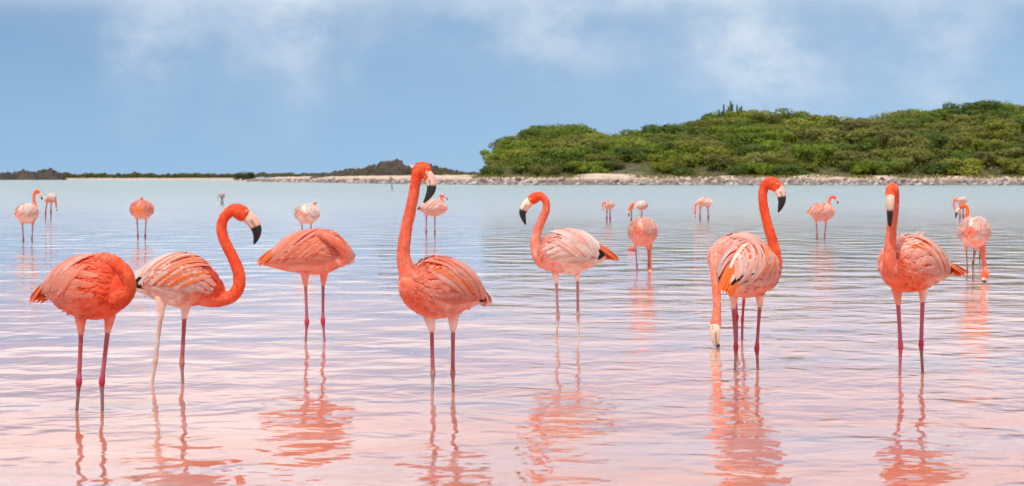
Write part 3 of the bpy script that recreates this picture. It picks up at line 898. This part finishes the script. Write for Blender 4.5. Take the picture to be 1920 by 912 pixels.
f = Flamingo(770, 'large coral flamingo at left with its neck folded back and head hidden', NEAR)
f.trunk([(84, 553, .16, 7), (98, 546, .13, 22), (122, 541, .09, 42), (152, 540, .02, 57), (182, 540, -.05, 60), (210, 541, -.11, 51), (229, 545, -.15, 30)], .86,
        top=((0, ORANGE), (.25, SALMON), (.6, CORAL), (1, RED)), bottom=((0, PALE), (.25, SALMON), (.6, CORAL), (.9, RED), (1, RED)))
f.neck([(200, 556, -.08, 24), (226, 562, -.19, 17), (243, 540, -.20, 12.5), (236, 512, -.18, 12.5), (219, 495, -.16, 12.5), (200, 487, -.12, 12.5), (184, 487, -.08, 11.5), (172, 494, -.03, 8)],
       cols=((0, RED), (.35, DEEP), (.5, RED), (.75, CORAL), (1, CORAL)))
f.leg((151, 599), (152, 624), (148, 717), (144, 770), -.02, 10, 4.6, 6.6, 3.4, (SALMON, LEGP, HOCK, LOW))
f.leg((206, 594), (202, 621), (191, 717), (192, 770), -.04, 10, 4.6, 6.6, 3.4, (SALMON, LEGP, HOCK, LOW))
f.build(scap=(SALMON, PINK, CORAL, SALMON), cov=(SALMON, CORAL), shell=RED, tail=ORANGE, tail_len=.12, tail_u=.16)

f = Flamingo(721, 'white-winged flamingo with a raised S-curved orange neck, looking right', NEAR)
f.trunk([(246, 534, .05, 8), (262, 531, .04, 20), (290, 527, .03, 36), (322, 526, .01, 48), (352, 529, 0, 50), (380, 538, 0, 39), (402, 548, 0, 24), (416, 555, 0, 15)], .84,
        top=((0, PALE), (.4, PINK), (.62, CORAL), (.75, RED), (1, RED)), bottom=((0, WHITE), (.5, WHITE), (.68, PINK), (.82, CORAL), (1, RED)))
f.neck([(372, 543, 0, 32), (398, 557, 0, 21), (416, 560.5, 0, 14.5), (434, 556, 0, 12.3), (446.5, 541, 0, 11.6), (449, 521, 0, 11.2), (444, 500, 0, 10.8), (434, 478, 0, 10.4), (422, 454, 0, 10), (415, 430, 0, 9.8), (419.5, 410, 0, 9.6),
        (433, 396, 0, 11), (445, 396, 0, 14.5, 11.5), (456, 402, 0, 14.5, 11), (465, 408, 0, 9.5, 7.5)])
f.beak([(461, 405, 0, 11), (469.5, 411, 0, 12.2), (477, 421, 0, 11.2), (481.5, 433, 0, 9.2), (480.5, 446, 0, 5.8), (476.5, 457.5, 0, 2)], black=.45, cream=(.72, .53, .40))
f.eye(461.5, 396.5, -.028, 2.6)
f.leg((302, 576), (301, 596), (291.5, 677), (285, 721), -.04, 9, 4.2, 5.6, 3.2, (WHITE, LEGW, (.60, .42, .36), LEGW))
f.leg((347.5, 576), (346, 595), (341, 681), (342.5, 721), .03, 9, 4.3, 5.8, 3.3, (WHITE, LEGP, (.45, .19, .18), (.36, .19, .18)))
f.build(scap=(PALE, WHITE, PALE, PINK, PALE), front=(ORANGE, ORANGE, SALMON, ORANGE), cov=(PALE, PINK, PALE), shell=SALMON, tail=PALE, tail_len=.07, bmin=.2)

f = Flamingo(641, 'coral flamingo with no head in view and a pointed tail to the left', NEAR)
f.trunk([(494, 493, .02, 6), (508, 490, .02, 13), (530, 484, .01, 26), (556, 477, 0, 37), (586, 474, 0, 42), (616, 474, -.01, 40), (638, 478, -.02, 28), (654, 484, -.03, 14), (663, 489, -.03, 5)], .88,
        top=((0, ORANGE), (.2, SALMON), (.6, SALMON), (1, PINK)), bottom=((0, PINK), (.3, SALMON), (.7, SALMON), (1, PALE)))
f.neck([(636, 492, -.10, 12), (648, 482, -.12, 9.5), (640, 464, -.15, 9.5), (622, 450, -.15, 9.5), (604, 441, -.11, 9), (590, 441, -.06, 7)], cols=((0, SALMON), (.5, CORAL), (1, SALMON)))
f.leg((572, 513), (573, 535), (575.4, 604), (573, 641), -.03, 7.5, 3.1, 5, 2.4, (SALMON, LEGP, HOCK, (.38, .12, .16)))
f.leg((607.5, 513), (606, 533), (605.5, 602), (608.5, 641), .03, 7.5, 3.1, 5, 2.4, (SALMON, LEGP, HOCK, (.38, .12, .16)))
f.build(scap=(SALMON, ORANGE, CORAL, PINK), front=(CORAL, SALMON, ORANGE), cov=(SALMON, CORAL, SALMON), shell=CORAL, tail=ORANGE, tail_len=.055, nblack=1, tail_u=.16, tuft=[(656, 484, -.03, 10, PINK, 30)])

f = Flamingo(737, 'tallest coral flamingo with its neck upright and its head above the shoreline', NEAR)
f.trunk([(908, 565, .24, 6), (893, 556, .21, 20), (868, 546, .13, 40), (840, 541, .04, 54), (812, 541, -.04, 57), (786, 540, -.10, 46), (770, 536, -.15, 31), (759, 531, -.19, 17)], .84,
        top=((0, ORANGE), (.25, PINK), (.5, PALE), (.7, SALMON), (1, CORAL)), bottom=((0, PALE), (.25, PINK), (.55, SALMON), (.8, CORAL), (1, CORAL)))
f.neck([(795, 542, -.08, 42), (775, 529, -.13, 27), (763, 507, -.15, 16.5), (757, 483, -.15, 12.6), (757.5, 460, -.15, 11.4), (762, 428, -.15, 10.8), (768, 402, -.15, 10.4), (774, 374, -.15, 9.8), (778, 350, -.15, 9.4), (781, 333, -.15, 10),
        (787, 320, -.15, 14, 12), (794, 320, -.16, 15.5, 12), (800, 328, -.17, 11, 9), (804, 336, -.18, 8)], side=(.35, .94, 0), cols=((0, CORAL), (.45, CORAL), (.7, RED), (1, RED)))
f.beak([(800, 327, -.175, 10), (806, 335, -.18, 10.5), (809, 346, -.185, 9.5), (808, 358, -.19, 8.4), (802, 370, -.195, 5.5), (795, 380, -.20, 2)], side=(.35, .94, 0), black=.42)
f.eye(799.5, 322.5, -.205, 2.4)
f.leg((805, 595), (809.5, 618), (811.6, 701), (810.5, 737), -.05, 10.5, 4.1, 5.6, 3.2, (PALE, LEGP, (.45, .19, .18), (.42, .27, .24)))
f.leg((850, 595), (849.5, 618), (849, 701), (850, 737), .05, 10.5, 4.1, 5.6, 3.2, (PALE, LEGP, (.45, .19, .18), (.42, .27, .24)))
f.build(scap=(PINK, PINK, SALMON, SALMON), front=(ORANGE, SALMON, CORAL, PINK), cov=(SALMON, CORAL, SALMON), shell=RED, tail=SALMON, tail_len=.05)

f = Flamingo(632, 'pale pink flamingo facing left with a dark-edged wing and bent orange neck', NEAR)
f.trunk([(1138, 483, .06, 3), (1127, 481, .05, 12), (1110, 477, .03, 27), (1088, 474, .01, 38), (1062, 473, -.01, 42), (1038, 475, -.02, 37), (1021, 481, -.03, 25), (1010, 487, -.03, 14)], .86,
        top=((0, ORANGE), (.2, WHITE), (.6, PALE), (.78, PINK), (1, SALMON)), bottom=((0, PALE), (.3, WHITE), (.6, PALE), (.78, PINK), (1, SALMON)))
f.neck([(1040, 484, -.03, 28), (1023, 488, -.03, 18.5), (1011, 480, -.03, 13.5), (1005.5, 465, -.03, 11), (1005, 448, -.03, 9), (1009.5, 429, -.03, 8), (1017, 411, -.03, 7.4), (1023.5, 395, -.03, 7), (1024, 380, -.03, 6.8), (1017, 370, -.03, 7.2),
        (1008, 369, -.03, 9.6, 7.6), (999, 374, -.03, 10, 7.6), (992, 380, -.03, 6.8, 5.5)], cols=((0, SALMON), (.35, SALMON), (.55, CORAL), (.85, RED), (1, RED)))
f.beak([(996, 377, -.03, 8), (989.5, 382, -.03, 8.8), (983.5, 390, -.03, 8), (980, 400, -.03, 6.6), (982, 411, -.03, 4.4), (985.5, 421, -.03, 1.5)], black=.46)
f.eye(994, 374, -.062, 2.0)
f.leg((1041, 512), (1043, 529), (1046, 594), (1043.5, 632), -.03, 7, 2.9, 4.3, 2.2, (PALE, (.42, .20, .21), (.50, .28, .28), LEGW))
f.leg((1081.5, 510), (1083, 525), (1083.5, 591), (1085.6, 632), .03, 7, 2.9, 4.3, 2.2, (PALE, (.50, .19, .22), (.52, .30, .28), LEGW))
f.build(scap=(WHITE, PALE, WHITE, PALE), front=(PALE, PINK, WHITE, SALMON), cov=(PALE, WHITE, PALE, PINK), shell=SALMON, tail=(.80, .15, .02), tail_len=.11, bmin=.27, tail_u=.14)

f = Flamingo(694, 'flamingo from behind with fanned pale feathers, upright orange neck turned right', NEAR)
f.trunk([(1360, 540, -.33, 8), (1370, 530, -.28, 22), (1386, 517, -.18, 42), (1400, 508, -.05, 51), (1414, 507, .07, 48), (1430, 514, .17, 36), (1441, 521, .23, 20)], .98,
        top=((0, ORANGE), (.25, PALE), (.7, PALE), (1, CORAL)), bottom=((0, PALE), (.4, SALMON), (.7, ORANGE), (1, RED)))
f.neck([(1425, 516, .15, 30), (1442, 522, .23, 18), (1452, 511, .27, 13), (1455.5, 492, .28, 11.2), (1452, 468, .28, 10.4), (1446, 444, .28, 9.8), (1439, 420, .28, 9.2), (1433, 394, .28, 8.7), (1430, 370, .28, 8.5), (1433, 351, .28, 9),
        (1442, 343.5, .27, 11.5, 10), (1452, 347, .26, 13, 9.8), (1459, 355, .25, 9.5, 7.6)], cols=((0, CORAL), (.3, RED), (1, RED)))
f.beak([(1456, 351, .255, 10), (1461.5, 358, .25, 10.2), (1465, 367, .245, 9), (1466, 378, .24, 7.2), (1463, 389, .24, 4.8), (1459.5, 398, .24, 1.6)], black=.42)
f.eye(1458, 345, .22, 1.9)
f.leg((1376, 553), (1374.5, 576), (1380, 651.6), (1378, 694), -.02, 8.5, 3.6, 5.5, 2.9, (PALE, LEGP, HOCK, (.40, .24, .21)))
f.leg((1424.5, 553), (1424.5, 574), (1419, 654), (1421, 694), .02, 8.5, 3.6, 5.5, 2.9, (PALE, LEGP, HOCK, (.40, .24, .21)))
f.build(scap=(PALE, PINK, PINK, PALE), front=(PINK, ORANGE, SALMON), cov=(PALE, PINK, PINK), shell=CORAL, tail=ORANGE, tail_len=.05, tail_drop=.35, bmin=.13, nblack=2)

f = Flamingo(638, 'pink flamingo half hidden behind another, lowering its beak to the water', NEAR)
f.trunk([(1432, 470, .25, 8), (1418, 474, .18, 26), (1398, 479, .06, 40), (1376, 483, -.06, 42), (1356, 488, -.16, 34), (1346, 496, -.22, 20)], .9,
        top=((0, PINK), (.4, PALE), (.8, PINK), (1, SALMON)), bottom=((0, PALE), (.5, PINK), (1, CORAL)))
f.neck([(1362, 486, -.12, 28), (1348, 497, -.22, 17), (1342, 516, -.30, 10), (1343, 540, -.38, 7.8), (1344.5, 566, -.46, 7.3), (1344, 588, -.54, 7.5), (1342.5, 604, -.59, 9.4, 8.8), (1341.5, 616, -.60, 9.4, 9)], cols=((0, SALMON), (.4, CORAL), (.8, CORAL), (1, SALMON)))
f.beak([(1341, 610, -.60, 9, 9), (1341, 622, -.61, 9.4, 9.4), (1341.5, 634, -.61, 8.6, 8.4), (1343, 644, -.61, 6, 6), (1348, 650, -.61, 2.6, 2.6)], black=.82, cream=(.78, .60, .44), pink=(.82, .62, .48))
f.eye(1336, 611, -.645, 1.7)
f.leg((1395, 524), (1395, 560), (1392, 600), (1391.5, 638), .02, 6, 2.9, 3.6, 2.4, (SALMON, (.50, .05, .08), (.50, .05, .08), (.45, .06, .09)))
f.leg((1377, 524), (1379, 555), (1381.6, 593), (1382, 638), .06, 6, 2.7, 4.2, 2.2, (SALMON, LEGP, HOCK, LEGP))
f.build(scap=(PINK, PALE, PINK, SALMON), cov=(PALE, PINK), shell=PINK, tail=ORANGE, tail_len=.05, black=False)

f = Flamingo(702, 'flamingo facing the camera head-on with ruffled feathers and an orange tail', NEAR)
f.trunk([(1786, 512, .30, 5), (1772, 510, .26, 13), (1752, 504, .19, 31), (1728, 497, .09, 46), (1704, 496, -.02, 53), (1682, 502, -.12, 43), (1670, 508, -.17, 26)], .90,
        top=((0, ORANGE), (.2, PALE), (.6, PALE), (.8, PINK), (1, CORAL)), bottom=((0, PALE), (.35, PALE), (.6, SALMON), (.75, ORANGE), (1, CORAL)))
f.neck([(1690, 504, -.08, 36), (1675, 508, -.17, 22), (1668.5, 494, -.21, 14), (1668.5, 474, -.22, 11), (1670, 450, -.22, 9.8), (1673, 420, -.22, 9.2), (1676, 392, -.21, 8.8), (1677, 370, -.21, 9), (1675.5, 357, -.22, 11, 10),
        (1672.5, 356, -.25, 11.5, 11), (1670.5, 362, -.28, 11.5, 10), (1669.5, 372, -.30, 8, 7.5)], side=(1, 0, 0), cols=((0, CORAL), (.5, CORAL), (.75, RED), (1, RED)))
f.beak([(1670, 368, -.295, 8, 7.6), (1669.3, 378, -.315, 9, 8.0), (1669, 390, -.325, 8.4, 7.0), (1668.8, 402, -.32, 7.4, 5.9), (1668.6, 414, -.305, 5, 4.8), (1668.5, 424, -.29, 2, 3)], side=(1, 0, 0), black=.44, cream=(.66, .54, .36), pink=(.62, .42, .30))
f.eye(1662.5, 366, -.29, 1.9).eye(1679, 366, -.28, 1.9)
f.leg((1682, 546), (1684, 569), (1688.6, 649), (1687, 702), -.04, 9, 4.1, 5.6, 3.0, (SALMON, (.46, .10, .16), HOCK, (.40, .12, .16)))
f.leg((1731, 544), (1730, 564), (1727, 647), (1730, 702), .05, 9, 4.1, 5.6, 3.0, (PALE, (.46, .10, .16), HOCK, LOW))
f.build(scap=(PALE, PINK, PINK, PALE), front=(PALE, ORANGE, ORANGE, PINK), cov=(PINK, SALMON, PINK), shell=ORANGE, tail=ORANGE, tail_len=.14, bmin=.25, tail_u=.14,
        tuft=[(1690, 502, -.20, 15, ORANGE, 160), (1700, 480, -.10, 14, PALE, 120), (1720, 446, 0, 13, PALE, 50), (1695, 452, -.05, 12, PALE, 50)])

# ------------------------------------------------------------------ the birds farther out
FAR = 'flamingos farther out on the lake'


def far_bird(yw, label, body, neck, legs, beak=None, wide=.95, top=PINK, bottom=SALMON, scap=(PALE, PINK, SALMON), tail=ORANGE, voxel=.009, ncols=None, legc=(SALMON, (.36, .13, .15), (.30, .06, .10), (.30, .14, .15)), tail_len=.06, side=(0, 1, 0)):
    """body: (cx, cy, half length px, half height px, depth of the breast past the middle in m)"""
    f = Flamingo(yw, label, FAR, near=False, voxel=voxel)
    cx, cy, a, b_, dz = body
    sh = [(-1, .10), (-.82, .42), (-.5, .82), (-.1, 1.0), (.35, .98), (.72, .72), (1.0, .30)]
    f.trunk([(cx + a * t, cy + b_ * (.12 * t * t - .06), dz * t, b_ * r, b_ * r * wide) for t, r in sh], top=((0, tail), (.15, top), (1, top)), bottom=((0, tail), (.2, bottom), (1, bottom)))
    f.neck(neck, side, cols=ncols or ((0, SALMON), (.3, CORAL), (1, RED)))
    if beak: f.beak(beak, side, black=.5)
    for (hx, hy, kx, ky, wx) in legs:
        f.leg((hx, hy), (hx + (kx - hx) * .12, hy + (ky - hy) * .16), (kx, ky), (wx, yw), 0, 3.4, 1.45, 2.1, 1.3, legc)
    f.build(scap=scap, cov=(top, bottom), shell=top, tail=tail, black=False, tail_len=tail_len, scale=1.25)


far_bird(456, 'small flamingo with raised hooked neck at the far left', (50, 402, 19, 18, .22),
         [(60, 402, .14, 10), (66, 394, .16, 5.5), (65.5, 383, .16, 3.4), (63.2, 374, .16, 3), (64.5, 363, .16, 3), (69.5, 358.5, .16, 3.2), (73.5, 362, .16, 3.4)],
         [(42, 417, 43.7, 450, 44), (61.5, 417, 60, 450, 60.5)], [(72.5, 361, .16, 2.6), (76, 367, .16, 2.4), (78.5, 372, .16, 1.6), (78.5, 375, .16, .8)], scap=(WHITE, PALE, WHITE, SALMON), top=PALE, bottom=PINK, tail=SALMON, tail_len=.08)
far_bird(416, 'white-backed flamingo bending its neck down, far left behind the hook-necked one', (95, 372, 10.5, 8.5, .12),
         [(100, 374, .06, 5), (104, 377, .05, 2.6), (105.2, 383, .03, 1.7), (105.8, 390, .02, 1.8)], [(88, 379, 85.5, 398, 85), (96, 379, 95.5, 396, 95.5)], [(105.8, 389, .02, 1.6), (106, 393, .02, 1.2), (105.5, 396, .02, .7)],
         scap=(WHITE, WHITE, PALE), top=WHITE, bottom=CORAL, voxel=.012, tail=WHITE)
far_bird(450, 'small round flamingo seen end-on with only its neck tip showing above', (265.5, 395, 8, 17.5, .26),
         [(266, 390, .18, 12), (265.8, 381, .20, 4.5), (265.6, 374, .16, 3.2), (266, 370.5, .10, 2.4)], [(257, 409, 258.5, 441, 258.6), (274, 409, 272.3, 441, 272.5)], wide=1.2,
         top=SALMON, bottom=SALMON, scap=(SALMON, PINK, CORAL), ncols=((0, CORAL), (1, SALMON)), tail_len=.09)
far_bird(452, 'small pale flamingo right behind the coral bird with no head in view', (575, 403, 12, 18, .24),
         [(580, 396, .16, 10), (588, 387, .18, 3.6), (590, 381, .18, 2.2), (594, 380, .18, 1.6)], [(566, 417, 567, 440, 567.5), (583.5, 417, 583, 440, 583)], wide=1.25,
         top=WHITE, bottom=PINK, scap=(WHITE, PALE, WHITE, PINK), tail=SALMON, tail_len=.04)
far_bird(447, 'small pink flamingo in side view under the beak of the tallest one', (812, 391, 26, 15, .05),
         [(826, 391, .04, 9), (832, 384, .04, 3.4), (829, 375, .04, 2.2), (825.5, 368, .04, 2), (829, 367, .04, 2.2), (834, 370, .04, 2)], [(799.5, 402, 799, 434, 799.3), (815.5, 403, 815.2, 434, 815.2)],
         [(833, 369.5, .04, 1.9), (837, 371.5, .04, 1.5), (839, 375, .04, .8)], top=PINK, bottom=SALMON, scap=(PALE, PINK, PALE), tail=(.30, .05, .04), tail_len=.05)
far_bird(421, 'tiny pink flamingo wading alone far out, right of the pale left-facing one', (1143.5, 386, 7.5, 6.5, .1),
         [(1140, 386, -.04, 3.6), (1136, 382, -.05, 2), (1132.5, 379, -.05, 1.7), (1130.5, 383, -.05, 1.7), (1130.3, 389, -.05, 1.5)], [(1138, 390, 1137.8, 408, 1137.8), (1143.5, 390, 1144, 408, 1144)],
         [(1130.3, 388, -.05, 1.5), (1130.8, 392, -.05, 1.2), (1131.5, 394, -.05, .6)], top=PINK, bottom=PINK, voxel=.012, tail=PINK, tail_len=.04)
far_bird(424, 'white-bodied flamingo above the round rear-view bird, its beak hanging left', (1203, 386, 11, 8, .1),
         [(1195, 385, -.05, 5), (1188.5, 382, -.06, 2.4), (1184, 384.5, -.06, 2.2), (1180.5, 391, -.06, 2), (1179, 396, -.06, 2.2)], [(1184, 392, 1183.8, 410, 1184), (1203.5, 392, 1203, 412, 1203)],
         [(1179.3, 394, -.06, 2), (1178.6, 400, -.06, 1.7), (1179.5, 406, -.06, .8)], top=WHITE, bottom=CORAL, scap=(WHITE, WHITE, PALE), voxel=.011, tail=WHITE)
far_bird(507, 'round pink flamingo from the rear, orange neck straight down like a third leg', (1205, 437, 9, 26, .24),
         [(1211, 440, .20, 18), (1216, 455, .22, 8.5), (1217.6, 470, .18, 4.6), (1217.8, 486, .10, 3.5), (1218.2, 500, .02, 3.7), (1218.6, 508, -.03, 4.6)], [(1191.5, 460, 1194, 498, 1194.5), (1215.5, 460, 1215.8, 496, 1215.6)],
         [(1218.6, 506, -.03, 4), (1218.8, 510, -.04, 3), (1218, 513, -.06, 1.5)], wide=.98, top=PINK, bottom=SALMON, scap=(PINK, SALMON, PALE), voxel=.006, ncols=((0, SALMON), (.3, CORAL), (1, RED)), tail=CORAL, tail_len=.03)
far_bird(417, 'far flamingo with a white rump and drooping orange neck, bent over', (1321, 380, 15, 8.5, -.05),
         [(1313, 381, .02, 5.5), (1307, 381, .02, 2.6), (1304, 386, .02, 2), (1303.2, 396, .02, 1.9), (1303, 403, .02, 1.7)], [(1313, 388, 1312.6, 405, 1312.8), (1327.5, 388, 1328, 405, 1328)],
         [(1303, 402, .02, 1.6), (1303.2, 406, .02, 1.2), (1304, 408, .02, .6)], top=WHITE, bottom=PINK, scap=(WHITE, PALE, ORANGE), voxel=.012, tail=WHITE)
far_bird(451, 'small pink flamingo looking right, between the two large birds at right', (1540.5, 399, 24, 16, .08),
         [(1552, 396, .05, 11), (1555.5, 386, .05, 4.2), (1554.6, 377, .05, 3), (1557.5, 370.5, .05, 2.8), (1562.5, 369, .05, 3), (1566.5, 372, .05, 3)], [(1530.3, 413, 1531.8, 440, 1532), (1549, 413, 1546.4, 441, 1546)],
         [(1565.5, 371, .05, 2.5), (1569, 375, .05, 2.2), (1571, 379.5, .05, 1.5), (1570.5, 382.5, .05, .7)], top=PINK, bottom=SALMON, scap=(PALE, PINK, ORANGE, SALMON), tail=SALMON, tail_len=.05)
far_bird(528, 'round flamingo at the right edge, orange neck down with its head touching the water', (1826.5, 438, 9, 28, .25),
         [(1834, 440, .20, 19), (1840, 456, .22, 9.5), (1842.5, 472, .16, 5.6), (1844.5, 490, .06, 4.6), (1846.5, 505, -.04, 5), (1847, 515, -.08, 7.2), (1846.6, 522, -.10, 6.6)], [(1811.5, 462, 1814, 508, 1812.5), (1831, 464, 1824, 492, 1824)],
         [(1846.8, 519, -.10, 6), (1846, 526, -.11, 5), (1845, 532, -.11, 2.4)], wide=.98, top=PALE, bottom=PINK, scap=(PALE, PINK, PALE, SALMON), voxel=.0055, ncols=((0, SALMON), (.3, CORAL), (.6, CORAL), (1, RED)), tail=CORAL, tail_len=.05)
far_bird(497, 'flamingo hidden behind the round right-edge bird, only its hooked orange neck showing', (1832, 432, 9, 18, .15),
         [(1826, 428, -.05, 11), (1817, 420, -.06, 5), (1812.5, 408, -.06, 4.0), (1814.2, 396, -.06, 3.6), (1812, 388, -.06, 3.6), (1806, 386.5, -.06, 4), (1799.5, 390, -.06, 4.2)], [(1826, 446, 1826, 480, 1826), (1838, 446, 1837, 480, 1837)],
         [(1801, 389, -.06, 3.4), (1796, 395, -.06, 3), (1793, 402, -.06, 2.2), (1792, 409, -.06, 1)], top=PALE, bottom=PINK, voxel=.0065, ncols=((0, CORAL), (.4, ORANGE), (1, RED)))
far_bird(420, 'distant pinkish white flamingo just above the hooked neck at the right edge', (1803, 377, 9.5, 6.5, .1),
         [(1796, 376, -.03, 3.8), (1791, 373, -.04, 2), (1788.5, 378, -.04, 1.8), (1788.5, 388, -.04, 1.7), (1789, 393, -.04, 1.8)], [(1800, 382, 1800, 404, 1800), (1806, 382, 1806, 404, 1806)],
         [(1789, 392, -.04, 1.5), (1789.5, 396, -.04, 1.1), (1790.5, 398, -.04, .6)], top=PALE, bottom=PINK, scap=(WHITE, PALE, CORAL), voxel=.012, tail=CORAL)
far_bird(384, 'faintest greyish flamingo far off on the left half of the lake, above the S-necked bird', (416.2, 367, 3, 3.4, .25),
         [(413, 366, -.1, 2.2), (410, 364.5, -.15, 1.0), (408.6, 368, -.15, .9), (408.5, 374, -.15, .9)], [(415.2, 370, 415, 378, 415), (417.6, 370, 417.6, 378, 417.6)],
         [(408.5, 373, -.15, .8), (408.4, 376, -.15, .6), (408.6, 378, -.15, .3)], top=(.60, .50, .54), bottom=(.55, .46, .50), scap=((.60, .50, .54),), voxel=.02, tail=(.48, .40, .46), ncols=((0, (.52, .42, .46)), (1, (.40, .34, .38))), legc=((.48, .40, .44),) * 4)
